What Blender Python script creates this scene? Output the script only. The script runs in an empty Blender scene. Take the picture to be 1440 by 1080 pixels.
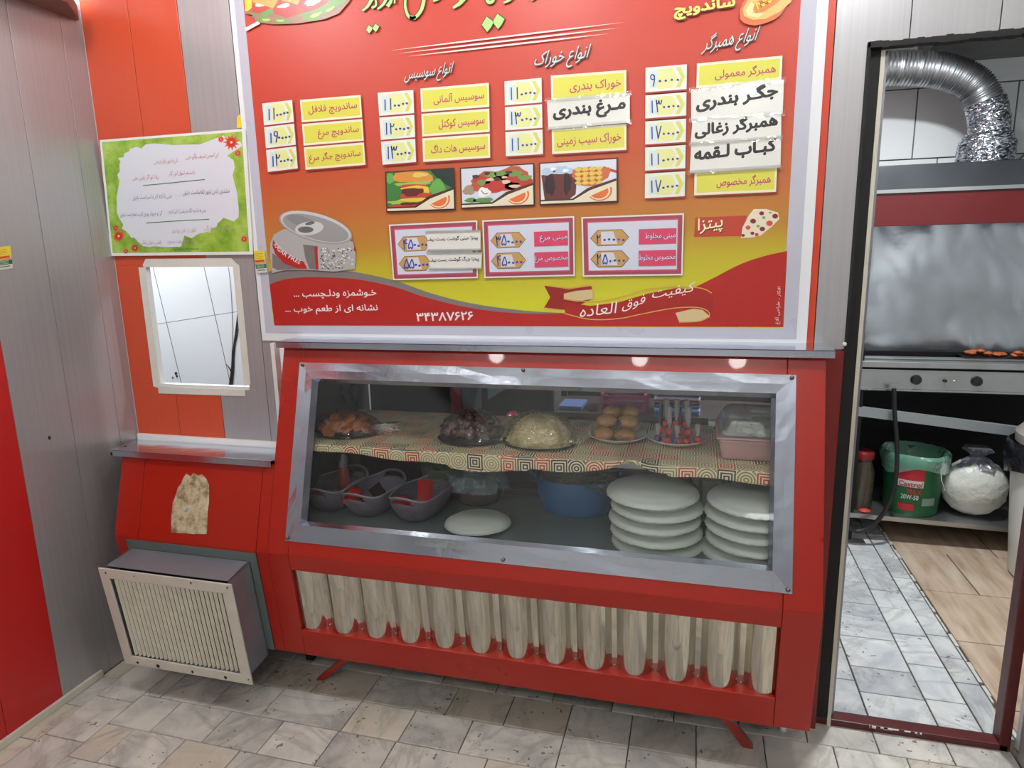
import bpy, math, random, unicodedata
import numpy as np
from mathutils import Vector, Matrix

# ------------------------------------------------------------------ camera, world, lights
SC = bpy.context.scene
COL = SC.collection
FPX = 937.0
C0 = Vector((2.0594, -2.0175, 1.5))
_p, _r, _w = .1991, -.0227, .2695
FW = Vector((-math.sin(_w)*math.cos(_p), math.cos(_w)*math.cos(_p), -math.sin(_p)))
_rt = Vector((math.cos(_w), math.sin(_w), 0)); _up = _rt.cross(FW)
RT = _rt*math.cos(_r) + _up*math.sin(_r)
UP = -_rt*math.sin(_r) + _up*math.cos(_r)
cam = bpy.data.objects.new('camera', bpy.data.cameras.new('camera'))
COL.objects.link(cam)
cam.data.sensor_width = 36.0
cam.data.lens = FPX/1440*36.0
cam.data.clip_start = .02
M = Matrix((RT, UP, -FW)).transposed().to_4x4()
M.translation = C0
cam.matrix_world = M
SC.camera = cam
SC.view_settings.view_transform = 'Standard'
SC.view_settings.look = 'None'
SC.view_settings.exposure = 0.0
SC.view_settings.gamma = 1.0
SC.view_settings.use_curve_mapping = False
wd = bpy.data.worlds.new('world'); SC.world = wd; wd.use_nodes = True
wd.node_tree.nodes['Background'].inputs[0].default_value = (.78, .84, .92, 1)
wd.node_tree.nodes['Background'].inputs[1].default_value = .06
SC.cycles.max_bounces = 8
SC.cycles.transparent_max_bounces = 24
SC.cycles.sample_clamp_indirect = 4.0

def area(name, loc, size, power, color=(1, 1, 1), target=None, shape='DISK', sy=None):
    l = bpy.data.lights.new(name, 'AREA'); l.shape = shape; l.size = size
    if sy: l.size_y = sy
    l.energy = power; l.color = color
    o = bpy.data.objects.new(name, l); COL.objects.link(o); o.location = loc
    if target is not None:
        d = Vector(target)-Vector(loc)
        o.rotation_euler = d.to_track_quat('-Z', 'Y').to_euler()
    return o
def bulb(name, loc, r, power, color):
    l = bpy.data.lights.new(name, 'POINT'); l.shadow_soft_size = r; l.energy = power; l.color = color
    o = bpy.data.objects.new(name, l); COL.objects.link(o); o.location = loc; return o
WHT = (1.0, .985, .96)
for x in (.5, 1.66, 2.38):                      # row of ceiling lamps behind the photographer
    bulb('ceiling_light', (x, -3.15, 2.56), .06, 19, WHT)
for x in (.45, 1.5, 2.55):                      # row of ceiling lamps near the counter wall
    bulb('ceiling_light', (x, -.85, 2.58), .07, 20, (.965, .985, 1))
area('kitchen_light', (2.85, .75, 2.5), .2, 47, (.93, .97, 1.0))
area('kitchen_light', (-.1, .08, 2.4), .3, 50, (.9, .96, 1.0))  # lamp added to brighten the tiled partition behind the hatch

# ------------------------------------------------------------------ small helpers
def Wp(u, v, ax, val):
    """point on the plane ax = val seen at photo pixel (u, v)"""
    d = FW*FPX + RT*(u-720) - UP*(v-540)
    i = 'xyz'.index(ax); t = (val-C0[i])/d[i]
    return C0 + d*t

def lin(c):
    c = c/255.0
    return c/12.92 if c <= .04045 else ((c+.055)/1.055)**2.4
def rgb(*c): return (lin(c[0]), lin(c[1]), lin(c[2]), 1.0)

class NT:
    def __init__(s, mat): s.t = mat.node_tree; s.n = s.t.nodes; s.l = s.t.links
    def add(s, typ, ins=None, **kw):
        n = s.n.new(typ)
        for k, v in kw.items(): setattr(n, k, v)
        for k, v in (ins or {}).items():
            if hasattr(v, 'is_output') or isinstance(v, bpy.types.NodeSocket): s.l.new(v, n.inputs[k])
            else: n.inputs[k].default_value = v
        return n
    def math(s, op, a, b=0.0, c=0.0, clamp=False):
        n = s.n.new('ShaderNodeMath'); n.operation = op; n.use_clamp = clamp
        for i, v in enumerate((a, b, c)):
            if isinstance(v, bpy.types.NodeSocket): s.l.new(v, n.inputs[i])
            else: n.inputs[i].default_value = v
        return n.outputs[0]
    def mix(s, f, a, b):
        n = s.n.new('ShaderNodeMix'); n.data_type = 'RGBA'
        for k, v in ((0, f), (6, a), (7, b)):
            if isinstance(v, bpy.types.NodeSocket): s.l.new(v, n.inputs[k])
            else: n.inputs[k].default_value = v
        return n.outputs[2]
    def ramp(s, f, stops):
        n = s.n.new('ShaderNodeValToRGB'); e = n.color_ramp.elements
        while len(e) < len(stops): e.new(.5)
        for q, (p, c) in zip(e, stops): q.position = p; q.color = c
        s.l.new(f, n.inputs[0]); return n.outputs[0]
    def noise(s, vec, scale, detail=3, rough=.5, dist=0):
        n = s.add('ShaderNodeTexNoise', {'Scale': scale, 'Detail': detail, 'Roughness': rough, 'Distortion': dist})
        if vec is not None: s.l.new(vec, n.inputs['Vector'])
        return n.outputs['Fac']
    def obj(s, scale=None, src='Object'):
        t = s.add('ShaderNodeTexCoord').outputs[src]
        if scale:
            m = s.add('ShaderNodeMapping', {'Vector': t, 'Scale': scale}); return m.outputs[0]
        return t

MATS = {}
def mat(name, col, rough=.5, metal=0.0, bump=None, var=None, coat=0.0, trans=0.0, emit=None, alpha=None, spec=None, stretch=None):
    """principled material; bump=(scale, strength), var=(scale, amount) procedural relief and tint"""
    if name in MATS: return MATS[name]
    m = bpy.data.materials.new(name); m.use_nodes = True; MATS[name] = m
    k = NT(m); b = k.n['Principled BSDF']
    b.inputs['Base Color'].default_value = col
    b.inputs['Roughness'].default_value = rough
    b.inputs['Metallic'].default_value = metal
    b.inputs['Coat Weight'].default_value = coat
    b.inputs['Transmission Weight'].default_value = trans
    if spec is not None: b.inputs['Specular IOR Level'].default_value = spec
    if emit: b.inputs['Emission Color'].default_value = col; b.inputs['Emission Strength'].default_value = emit
    if alpha is not None: b.inputs['Alpha'].default_value = alpha
    v = k.obj(stretch or (1, 1, 1))
    if var:
        f = k.noise(v, var[0], 4)
        f2 = k.math('MULTIPLY_ADD', f, var[1]*2, 1-var[1])
        h = k.add('ShaderNodeHueSaturation', {'Color': col, 'Value': f2}); k.l.new(h.outputs[0], b.inputs['Base Color'])
        r = k.math('MULTIPLY_ADD', f, .25, rough-.12, clamp=True); k.l.new(r, b.inputs['Roughness'])
    if bump:
        f = k.noise(v, bump[0], 3)
        bp = k.add('ShaderNodeBump', {'Height': f, 'Strength': bump[1], 'Distance': .01}); k.l.new(bp.outputs[0], b.inputs['Normal'])
    return m

def film(name, tint=(.9, .93, .95, 1), amount=.12, rough=.05, bump=(40, .6), body=.0, bodycol=(.8, .8, .8, 1)):
    """thin clear plastic or glass: mostly see-through with a glossy skin"""
    if name in MATS: return MATS[name]
    m = bpy.data.materials.new(name); m.use_nodes = True; MATS[name] = m
    k = NT(m); k.n.remove(k.n['Principled BSDF']); out = k.n['Material Output']
    tr = k.add('ShaderNodeBsdfTransparent', {'Color': tint})
    gl = k.add('ShaderNodeBsdfGlossy', {'Roughness': rough, 'Color': (1, 1, 1, 1)})
    fr = k.add('ShaderNodeLayerWeight', {'Blend': .25})
    if bump:
        bp = k.add('ShaderNodeBump', {'Height': k.noise(k.obj((1, 1, 1)), bump[0], 3), 'Strength': bump[1], 'Distance': .01})
        k.l.new(bp.outputs[0], gl.inputs['Normal']); k.l.new(bp.outputs[0], fr.inputs['Normal'])
    f = k.math('MULTIPLY_ADD', fr.outputs['Fresnel'], .8, amount, clamp=True)
    mx = k.add('ShaderNodeMixShader', {0: f, 1: tr.outputs[0], 2: gl.outputs[0]})
    last = mx.outputs[0]
    if body:
        df = k.add('ShaderNodeBsdfDiffuse', {'Color': bodycol})
        mx2 = k.add('ShaderNodeMixShader', {0: body, 1: last, 2: df.outputs[0]}); last = mx2.outputs[0]
    k.l.new(last, out.inputs[0]); return m

OFF = {}
class MB:
    """collects shapes in world coordinates, links them as ONE mesh object"""
    def __init__(s): s.v = []; s.f = []; s.uv = None
    def add(s, vs, fs):
        n = len(s.v); s.v += [tuple(p) for p in vs]; s.f += [tuple(i+n for i in f) for f in fs]; return s
    def box(s, x0, x1, y0, y1, z0, z1):
        v = [(x, y, z) for z in (z0, z1) for y in (y0, y1) for x in (x0, x1)]
        return s.add(v, [(0, 2, 3, 1), (4, 5, 7, 6), (0, 1, 5, 4), (2, 6, 7, 3), (0, 4, 6, 2), (1, 3, 7, 5)])
    def hexa(s, p):       # eight corners: bottom four counter-clockwise, then top four
        return s.add(p, [(3, 2, 1, 0), (4, 5, 6, 7), (0, 1, 5, 4), (1, 2, 6, 5), (2, 3, 7, 6), (3, 0, 4, 7)])
    def extr(s, poly, vec):   # polygon (3D points) extruded along vec
        n = len(poly); vec = Vector(vec); a = [Vector(p) for p in poly]; b = [p+vec for p in a]
        return s.add(a+b, [tuple(range(n)), tuple(reversed(range(n, 2*n)))] + [(i, i+n, (i+1) % n+n, (i+1) % n) for i in range(n)])
    def lathe(s, prof, c, seg=32, sx=1.0, sy=1.0, rim=None, ax=None):
        """prof = [(r, z)], axis z through c; ax optional matrix"""
        vs = []; fs = []
        for j, (r, z) in enumerate(prof):
            for i in range(seg):
                a = 2*math.pi*i/seg
                rr = r*(1+(rim(j, a) if rim else 0))
                p = Vector((rr*math.cos(a)*sx, rr*math.sin(a)*sy, z))
                if ax is not None: p = ax @ p
                vs.append(p+Vector(c))
        for j in range(len(prof)-1):
            for i in range(seg):
                k = (i+1) % seg
                fs.append((j*seg+i, j*seg+k, (j+1)*seg+k, (j+1)*seg+i))
        if prof[0][0] > 1e-4: fs.append(tuple(reversed(range(seg))))
        if prof[-1][0] > 1e-4: fs.append(tuple((len(prof)-1)*seg+i for i in range(seg)))
        return s.add(vs, fs)
    def tube(s, path, r, seg=10, cap=True, rf=None):
        P = [Vector(p) for p in path]; vs = []; fs = []; n = len(P)
        up = Vector((0, 0, 1))
        t0 = (P[1]-P[0]).normalized()
        nrm = t0.cross(up)
        if nrm.length < .1: nrm = t0.cross(Vector((1, 0, 0)))
        nrm.normalize()
        for j in range(n):
            t = (P[min(j+1, n-1)]-P[max(j-1, 0)]).normalized()
            nrm = (nrm - t*nrm.dot(t)).normalized(); bn = t.cross(nrm)
            rr = rf(j, n) if rf else r
            for i in range(seg):
                a = 2*math.pi*i/seg
                vs.append(P[j]+(nrm*math.cos(a)+bn*math.sin(a))*rr)
        for j in range(n-1):
            for i in range(seg):
                k = (i+1) % seg
                fs.append((j*seg+i, j*seg+k, (j+1)*seg+k, (j+1)*seg+i))
        if cap: fs += [tuple(reversed(range(seg))), tuple((n-1)*seg+i for i in range(seg))]
        return s.add(vs, fs)
    def ell(s, c, rx, ry, rz, seg=16, rings=10, M=None, noise=0, rnd=None, power=1.0):
        vs = []; fs = []
        for j in range(rings+1):
            ph = math.pi*j/rings
            for i in range(seg):
                a = 2*math.pi*i/seg
                d = 1+(rnd.uniform(-noise, noise) if noise else 0)
                sp = math.sin(ph)
                p = Vector((rx*sp*math.cos(a), ry*sp*math.sin(a), rz*math.cos(ph)))*d
                if M is not None: p = M @ p
                vs.append(p+Vector(c))
        for j in range(rings):
            for i in range(seg):
                k = (i+1) % seg
                fs.append((j*seg+i, (j+1)*seg+i, (j+1)*seg+k, j*seg+k))
        return s.add(vs, fs)
    def obj(s, name, m, parent=None, smooth=False, bevel=0.0, kind=None, base=None):
        off = OFF[parent.name] if parent is not None else (Vector(base) if base is not None else Vector((0, 0, 0)))
        me = bpy.data.meshes.new(name)
        me.from_pydata([(p[0]-off[0], p[1]-off[1], p[2]-off[2]) for p in s.v], [], s.f)
        me.update()
        if smooth: me.polygons.foreach_set('use_smooth', [True]*len(me.polygons))
        me.materials.append(m)
        o = bpy.data.objects.new(name, me); COL.objects.link(o)
        if parent is not None: o.parent = parent
        else: o.location = off
        OFF[o.name] = off
        if bevel:
            b = o.modifiers.new('bevel', 'BEVEL'); b.width = bevel; b.segments = 2; b.limit_method = 'ANGLE'; b.angle_limit = .6
        if kind: o['kind'] = kind
        if smooth and bevel == 0 and smooth != 'all':
            try: me.set_sharp_from_angle(angle=.7)
            except Exception: pass
        return o

def thing(name, label, cat, loc, group=None, kind=None):
    o = bpy.data.objects.new(name, None); COL.objects.link(o); o.location = loc
    o.empty_display_size = .05
    OFF[o.name] = Vector(loc)
    if kind: o['kind'] = kind
    if label: o['label'] = label
    if cat: o['category'] = cat
    if group: o['group'] = group
    return o
def tag(o, label, cat, group=None, kind=None):
    o['label'] = label; o['category'] = cat
    if group: o['group'] = group
    if kind: o['kind'] = kind
    return o
def struct(name, loc=(0, 0, 0), label=None):
    o = thing(name, label, None, loc, kind='structure'); return o
def copy_tree(o, parent=None, loc=None, rotz=None, label=None, delta=(0, 0, 0)):
    c = o.copy(); COL.objects.link(c); c.parent = parent
    OFF[c.name] = OFF[o.name]
    if loc is not None: c.location = loc
    if rotz is not None: c.rotation_euler = (0, 0, rotz)
    if label: c['label'] = label
    for ch in list(o.children): copy_tree(ch, c)
    return c

# ------------------------------------------------------------------ lettering
FORMS = {}
for _c in range(0xFB50, 0xFEFD):
    _d = unicodedata.decomposition(chr(_c)).split()
    if len(_d) == 2 and _d[0] in ('<isolated>', '<final>', '<initial>', '<medial>'):
        FORMS.setdefault(chr(int(_d[1], 16)), {}).setdefault(_d[0][1:4], chr(_c))
LIGS = {'لا': ('\uFEFB', '\uFEFC'), 'لآ': ('\uFEF5', '\uFEF6')}
def shape_text(s):
    """joined letter forms in visual (left to right) order"""
    out = []; i = 0; n = len(s)
    def joins_next(c): return c == 'ـ' or 'ini' in FORMS.get(c, {})
    def joins_prev(c): return c == 'ـ' or 'fin' in FORMS.get(c, {})
    while i < n:
        c = s[i]; prev = i > 0 and joins_next(s[i-1]) and joins_prev(c)
        if s[i:i+2] in LIGS:
            out.append(LIGS[s[i:i+2]][1 if prev else 0]); i += 2
            continue
        nxt = i+1 < n and joins_next(c) and joins_prev(s[i+1])
        f = FORMS.get(c)
        if f:
            k = 'med' if prev and nxt and 'med' in f else 'fin' if prev and 'fin' in f else 'ini' if nxt and 'ini' in f else 'iso'
            out.append(f.get(k, c))
        else: out.append(c)
        i += 1
    return ''.join(reversed(out))
GLY = {}
def glyphs(s, bold=0.0, N=44):
    """letter shapes as thin filled bands (non-zero winding, so overlapping outlines stay solid)"""
    key = (s, bold)
    if key in GLY: return GLY[key]
    c = bpy.data.curves.new('t', 'FONT'); c.body = s; c.resolution_u = 3; c.fill_mode = 'NONE'
    o = bpy.data.objects.new('t', c); COL.objects.link(o)
    bpy.context.view_layer.update()
    me = bpy.data.meshes.new_from_object(o.evaluated_get(bpy.context.evaluated_depsgraph_get()))
    P = [(p.co.x, p.co.y) for p in me.vertices]; E = [tuple(e.vertices) for e in me.edges]
    bpy.data.objects.remove(o); bpy.data.curves.remove(c); bpy.data.meshes.remove(me)
    # order the edges of every outline one way round
    nb = {}
    for a, b in E: nb.setdefault(a, []).append(b); nb.setdefault(b, []).append(a)
    seen = set(); edges = []
    for st in sorted(nb):
        if st in seen: continue
        loop = [st]; seen.add(st); cur = st
        while True:
            nx = [q for q in nb[cur] if q not in seen]
            if not nx: break
            # outlines are stored in drawing order: prefer the next index
            q = cur+1 if cur+1 in nx else nx[0]
            loop.append(q); seen.add(q); cur = q
        edges += [(P[loop[i]], P[loop[(i+1) % len(loop)]]) for i in range(len(loop))]
    ys = [p[1] for p in P]; y0, y1 = min(ys), max(ys); h = (y1-y0)/N
    V = []; Fc = []
    def spans(y):
        xs = []
        for a, b in edges:
            if (a[1] <= y) != (b[1] <= y):
                k = (b[0]-a[0])/(b[1]-a[1]); xs.append((a[0]+(y-a[1])*k, k, 1 if b[1] > a[1] else -1))
        xs.sort(); w = 0; out = []; start = None
        for x, k, d in xs:
            if w == 0: start = (x, k)
            w += d
            if w == 0: out.append((start, (x, k)))
        return out
    lim = 1.5
    if bold: y0 -= bold; y1 += bold; h = (y1-y0)/N
    for i in range(N):
        ym = y0+(i+.5)*h
        sp = []
        for dy, e in (((0, 0),) if not bold else ((0, bold), (bold, bold*.5), (-bold, bold*.5))):
            sp += [((xa-e, ka), (xb+e, kb)) for (xa, ka), (xb, kb) in spans(ym+dy)]
        sp.sort(key=lambda t: t[0][0]); mg = []
        for A, B in sp:
            if mg and A[0] <= mg[-1][1][0]:
                if B[0] > mg[-1][1][0]: mg[-1][1] = B
            else: mg.append([A, B])
        for (xa, ka), (xb, kb) in mg:
            ka = max(-lim, min(lim, ka)); kb = max(-lim, min(lim, kb))
            n = len(V); q = h*.5
            V += [(xa-ka*q, ym-q), (xb-kb*q, ym-q), (xb+kb*q, ym+q), (xa+ka*q, ym+q)]
            Fc.append((n, n+1, n+2, n+3))
    GLY[key] = (np.array(V), Fc)
    return GLY[key]

class Flat:
    """flat print on the plane y = Y (counter wall); photo pixels are turned into points of that plane"""
    def __init__(s, Y=0.0): s.Y = Y
    def p(s, u, v): q = Wp(u, v, 'y', s.Y); return (q.x, q.z)
    def poly(s, mb, pts, y, px=True):
        P = [s.p(*a) if px else a for a in pts]
        ar = sum(P[i][0]*P[(i+1) % len(P)][1]-P[(i+1) % len(P)][0]*P[i][1] for i in range(len(P)))
        if ar < 0: P = P[::-1]
        # triangulate concave outlines safely
        from mathutils.geometry import tessellate_polygon
        tris = tessellate_polygon([[Vector((a, b, 0)) for a, b in P]])
        mb.add([(a, y, b) for a, b in P], [tuple(t) for t in tris])
        return mb
    def text(s, mb, txt, l, r, h, y, bold=0.0, slant=0.0, rtl=True):
        """fit text between photo pixels l and r (baseline ends), h = height in pixels"""
        v, f = glyphs(shape_text(txt) if rtl else txt, bold)
        a = s.p(*l); b = s.p(*r); t = s.p(l[0], l[1]-h)
        H = t[1]-a[1]
        mn = v.min(0); mx = v.max(0)
        q = (v-mn)/(mx-mn)
        dx = b[0]-a[0]; dz = b[1]-a[1]
        P = [(a[0]+dx*i+slant*H*j, y, a[1]+dz*i+H*j) for i, j in q]
        mb.add(P, f); return mb

def ribbon(pts, w0, w1=None, closed=False):
    """flat stroke of varying width in 2D; returns (verts, faces)"""
    P = [Vector(p) for p in pts]; n = len(P); vs = []; fs = []
    if w1 is None: w1 = w0
    for i in range(n):
        a = P[(i-1) % n] if (closed or i > 0) else P[0]; b = P[(i+1) % n] if (closed or i < n-1) else P[-1]
        t = (b-a); t = t.normalized() if t.length > 1e-9 else Vector((1, 0))
        nn = Vector((-t.y, t.x)); w = w0+(w1-w0)*i/max(1, n-1)
        vs += [P[i]+nn*w/2, P[i]-nn*w/2]
    for i in range(n if closed else n-1):
        j = (i+1) % n
        fs.append((2*i, 2*i+1, 2*j+1, 2*j))
    return vs, fs
def smooth_path(pts, k=5):
    P = [Vector(p) for p in pts]
    if len(P) < 3: return P
    out = []
    for i in range(len(P)-1):
        a = P[max(i-1, 0)]; b = P[i]; c = P[i+1]; d = P[min(i+2, len(P)-1)]
        for j in range(k):
            t = j/k
            out.append(.5*((2*b)+(c-a)*t+(2*a-5*b+4*c-d)*t*t+(3*b-a-3*c+d)*t*t*t))
    out.append(P[-1]); return out
def stroke(mb, fl, pts, w, y, w1=None, k=5):
    """calligraphic stroke through photo pixels, width w in pixels"""
    P = smooth_path([Vector(p) for p in pts], k)
    vs, fs = ribbon(P, w, w1)
    mb.add([(lambda q: (q[0], y, q[1]))(fl.p(a.x, a.y)) for a in vs], [f[::-1] for f in fs])
DIG = {'1': [[(.3, 1), (.33, 0)]],
       '2': [[(.12, 1), (.2, 0)], [(.12, .98), (.2, .72), (.4, .68), (.55, .95)]],
       '3': [[(.05, 1), (.2, 0)], [(.05, .98), (.1, .72), (.25, .72), (.33, .95)], [(.33, .95), (.4, .7), (.55, .7), (.65, 1)]],
       '4': [[(.1, 1), (.22, 0)], [(.6, .98), (.38, .98), (.25, .8), (.35, .62), (.62, .62)]],
       '5': [[(.35, 1), (.05, .35), (.12, .05), (.32, .2), (.5, .05), (.62, .35), (.35, 1)]],
       '6': [[(.55, .95), (.2, 1), (.15, .65), (.5, .6)], [(.5, .95), (.5, .6), (.35, 0)]],
       '7': [[(.05, 1), (.28, 0)], [(.28, 0), (.6, 1)]],
       '9': [[(.5, .6), (.2, .6), (.12, .85), (.35, 1), (.5, .8)], [(.5, .95), (.5, .5), (.38, 0)]]}
def handwritten(mb, fl, num, l, r, h, y, rnd, pen=1.7):
    """number written by hand between photo pixels l and r"""
    zeros = len(num)-len(num.rstrip('0')); lead = num[:len(num)-zeros]
    n = len(lead)*1.0+zeros*.72
    L = Vector(l); R = Vector(r); step = (R-L)/n; pos = 0.0
    for ch in lead:
        o = L+step*pos; sc = h*rnd.uniform(.92, 1.08)
        for st in DIG[ch]:
            stroke(mb, fl, [(o.x+px*h*.75, o.y-py*sc) for px, py in st], pen, y, k=4)
        pos += 1.0
    for k in range(zeros):
        o = L+step*(pos+.25)+Vector((0, -h*.32+rnd.uniform(-1, 1)))
        fl.poly(mb, [(o.x+1.9*math.cos(a)*rnd.uniform(.8, 1.2), o.y+1.7*math.sin(a)) for a in [i*math.pi/3 for i in range(6)]], y)
        pos += .72
# ------------------------------------------------------------------ materials
RED = mat('red_laminate', rgb(156, 28, 12), .30, var=(3, .05), bump=(9, .04), spec=.4, coat=.12)
ORANGE = mat('orange_panel', rgb(196, 74, 44), .38, var=(5, .05), stretch=(8, 8, 1))
REDP = mat('red_panel', rgb(182, 30, 28), .38, var=(4, .06))
def brushed(name, col, rough=.38, metal=.55):
    m = bpy.data.materials.new(name); m.use_nodes = True; MATS[name] = m
    k = NT(m); b = k.n['Principled BSDF']
    f = k.noise(k.obj((160, 160, 1.2)), 1.0, 3)
    c = k.mix(f, tuple(x*.86 for x in col[:3])+(1,), tuple(min(1, x*1.12) for x in col[:3])+(1,))
    k.l.new(c, b.inputs['Base Color']); b.inputs['Roughness'].default_value = rough; b.inputs['Metallic'].default_value = metal
    return m
GREYP = brushed('brushed_grey_panel', rgb(172, 171, 172), .38, .45)
STEEL = mat('stainless_steel', rgb(206, 215, 230), .15, 1.0, bump=(14, .12), var=(7, .1))
STEELD = mat('dull_steel', rgb(150, 152, 156), .34, 1.0, bump=(20, .08), var=(9, .14))
GALV = mat('galvanised_sheet', rgb(150, 157, 166), .42, .7, var=(18, .14))
WHITE = mat('white_plastic', rgb(226, 226, 222), .4, var=(10, .04))
TAPE = mat('white_tape', rgb(214, 212, 202), .5, var=(24, .1))
OFFW = mat('yellowed_white_paint', rgb(204, 200, 184), .5, var=(16, .12))
BLACK = mat('black_rubber', rgb(14, 13, 13), .7)
DARKV = mat('dark_void_shade', rgb(30, 29, 30), .8)  # near-black colour puts the shade of enclosed hollows into the surface
MAROON = mat('maroon_frame', rgb(84, 26, 26), .4, var=(12, .15))
SCREW = mat('screw_metal', rgb(120, 116, 106), .4, 1.0)
DARKWOOD = mat('brown_trim', rgb(120, 84, 76), .5, var=(9, .12), stretch=(1, 12, 1))
CEIL = mat('ceiling_paint', rgb(214, 214, 212), .8, var=(2, .04))
GROUT = mat('dark_grout', rgb(74, 66, 56), .9, var=(14, .3))

def marble(name, base, dark, vein, rough=.3, warm=None):
    m = bpy.data.materials.new(name); m.use_nodes = True; MATS[name] = m
    k = NT(m); b = k.n['Principled BSDF']
    oi = k.add('ShaderNodeObjectInfo')
    co = k.add('ShaderNodeNewGeometry').outputs['Position']
    sh = k.add('ShaderNodeVectorMath', {0: oi.outputs['Random'], 1: (31.0, 17.0, 7.0)}, operation='MULTIPLY')
    v = k.add('ShaderNodeVectorMath', {0: co, 1: sh.outputs[0]}, operation='ADD').outputs[0]
    rot = k.add('ShaderNodeVectorRotate', {'Vector': v, 'Angle': k.math('MULTIPLY', oi.outputs['Random'], 5.0)}); v = rot.outputs[0]
    cloud = k.noise(v, 7, 5, .6, .8)
    ve = k.noise(k.add('ShaderNodeMapping', {'Vector': v, 'Scale': (1.0, .35, 1)}).outputs[0], 7, 6, .6, .7)
    ve = k.math('SUBTRACT', 1.0, k.math('MULTIPLY', k.math('ABSOLUTE', k.math('SUBTRACT', ve, .5)), 14.0), clamp=True)
    ve = k.math('MULTIPLY', k.math('POWER', ve, 2.0), k.noise(v, 3, 2))
    c = k.ramp(cloud, [(.3, dark), (.62, base), (.8, tuple(min(1, x*1.1) for x in base[:3])+(1,))])
    rnd = k.add('ShaderNodeTexWhiteNoise', {'W': oi.outputs['Random']}, noise_dimensions='1D')
    if warm: c = k.mix(k.math('MULTIPLY', k.math('GREATER_THAN', rnd.outputs['Value'], .68), .65), c, warm)
    c = k.mix(k.math('MULTIPLY', ve, .75), c, vein)
    h = k.add('ShaderNodeHueSaturation', {'Color': c, 'Value': k.math('MULTIPLY_ADD', rnd.outputs['Value'], .3, .83)})
    # worn black specks and pits
    sp = k.math('GREATER_THAN', k.noise(v, 55, 2), .67)
    sp = k.math('MULTIPLY', sp, k.math('GREATER_THAN', k.noise(v, 6, 1), .54))
    c = k.mix(k.math('MULTIPLY', sp, .75), h.outputs[0], rgb(58, 50, 42))
    k.l.new(c, b.inputs['Base Color'])
    k.l.new(k.math('MULTIPLY_ADD', cloud, .3, rough-.1), b.inputs['Roughness'])
    return m
MARB = marble('floor_marble', rgb(220, 216, 205), rgb(178, 176, 171), rgb(128, 122, 113), .38, rgb(190, 178, 158))
MARBK = marble('kitchen_marble', rgb(212, 214, 212), rgb(176, 180, 186), rgb(124, 122, 118), .34)
def woodtile():
    m = bpy.data.materials.new('beige_wood_tile'); m.use_nodes = True; MATS['beige_wood_tile'] = m
    k = NT(m); b = k.n['Principled BSDF']
    co = k.add('ShaderNodeNewGeometry').outputs['Position']
    mp = k.add('ShaderNodeMapping', {'Vector': co, 'Rotation': (0, 0, .35), 'Scale': (22, 3.4, 1)}).outputs[0]
    f = k.noise(mp, 1.0, 4, .55)
    c = k.ramp(f, [(.25, rgb(150, 124, 102)), (.5, rgb(186, 164, 142)), (.75, rgb(204, 190, 172))])
    k.l.new(c, b.inputs['Base Color']); b.inputs['Roughness'].default_value = .35
    return m
WOODT = woodtile()
TILEW = mat('white_glazed_tile', rgb(228, 231, 230), .16, var=(2, .02))

# ------------------------------------------------------------------ floor
rnd = random.Random(4)
floor = struct('floor')
MB().box(-.05, 3.06, -4.3, .04, -.06, -.006).obj('slab', GROUT, floor)
def tile_mesh(w, d, name, m):
    """one stone tile, centre at origin, chipped chamfer; 14 faces"""
    g = .0016 if m is MARB else .0026; w2 = w/2-g; d2 = d/2-g; e = .0018
    b = MB(); v = [(-w2, -d2, -.006), (w2, -d2, -.006), (w2, d2, -.006), (-w2, d2, -.006)]
    v += [(-w2, -d2, -e), (w2, -d2, -e), (w2, d2, -e), (-w2, d2, -e)]
    v += [(-w2+e, -d2+e, 0), (w2-e, -d2+e, 0), (w2-e, d2-e, 0), (-w2+e, d2-e, 0)]
    f = [(8, 9, 10, 11)]
    for i in range(4):
        j = (i+1) % 4; f += [(i, j, j+4, i+4), (i+4, j+4, j+8, i+8)]
    me = bpy.data.meshes.new(name); me.from_pydata(v, [], f); me.update(); me.materials.append(m); return me
TM = {}
def tile(parent, x0, x1, y0, y1, z=0.0, m=MARB, name='tile', jz=.0007):
    key = (round(x1-x0, 3), round(y1-y0, 3), m.name)
    if key not in TM: TM[key] = tile_mesh(x1-x0, y1-y0, name, m)
    o = bpy.data.objects.new(name, TM[key]); COL.objects.link(o); o.parent = parent
    o.location = Vector(((x0+x1)/2, (y0+y1)/2, z+rnd.uniform(-jz, jz)))-OFF[parent.name]
    OFF[o.name] = OFF[parent.name]
    return o
# two narrow columns of tiles along the left wall, then rows parallel to the counter
for x0, x1, ys in ((0, .075, (-.0, -.31, -.465, -.63, -.8, -.97, -1.14)), (.075, .235, (0, -.22, -.405, -.6, -.79, -.98, -1.15))):
    for a, b in zip(ys, ys[1:]): tile(floor, x0, x1, b, a)
rows = [.0375-.1235*0-.0-(0 if i == 0 else 0) for i in range(1)]
yy = [.035, -.066, -.213, -.362, -.511, -.66, -.81, -.96, -1.11]
offs = [.0, .03, .13, .035, .09, .15, .02, .11]
for r in range(8):
    x = .235; first = True
    while x < 3.0:
        w = .2 if not first else .2-offs[r] if offs[r] < .19 else .2
        if first and w < .06: w += .2
        if rnd.random() < .12 and not first: w = .3
        e = min(x+w, 3.01)
        if 3.01-e < .06: e = 3.01
        tile(floor, x, e, yy[r+1], yy[r]); x = e; first = False
        if x >= 3.005: break
# the rest of the shop floor, behind the photographer, tiled with the same stone (joined)
b = MB()
for i in range(15):
    for j in range(21):
        x0 = i*.201; y0 = -1.113-j*.15
        b.box(x0+.002, x0+.199, y0-.148, y0-.002, -.006, 0)
b.obj('tile', MARB, floor, kind='stuff')

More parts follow.
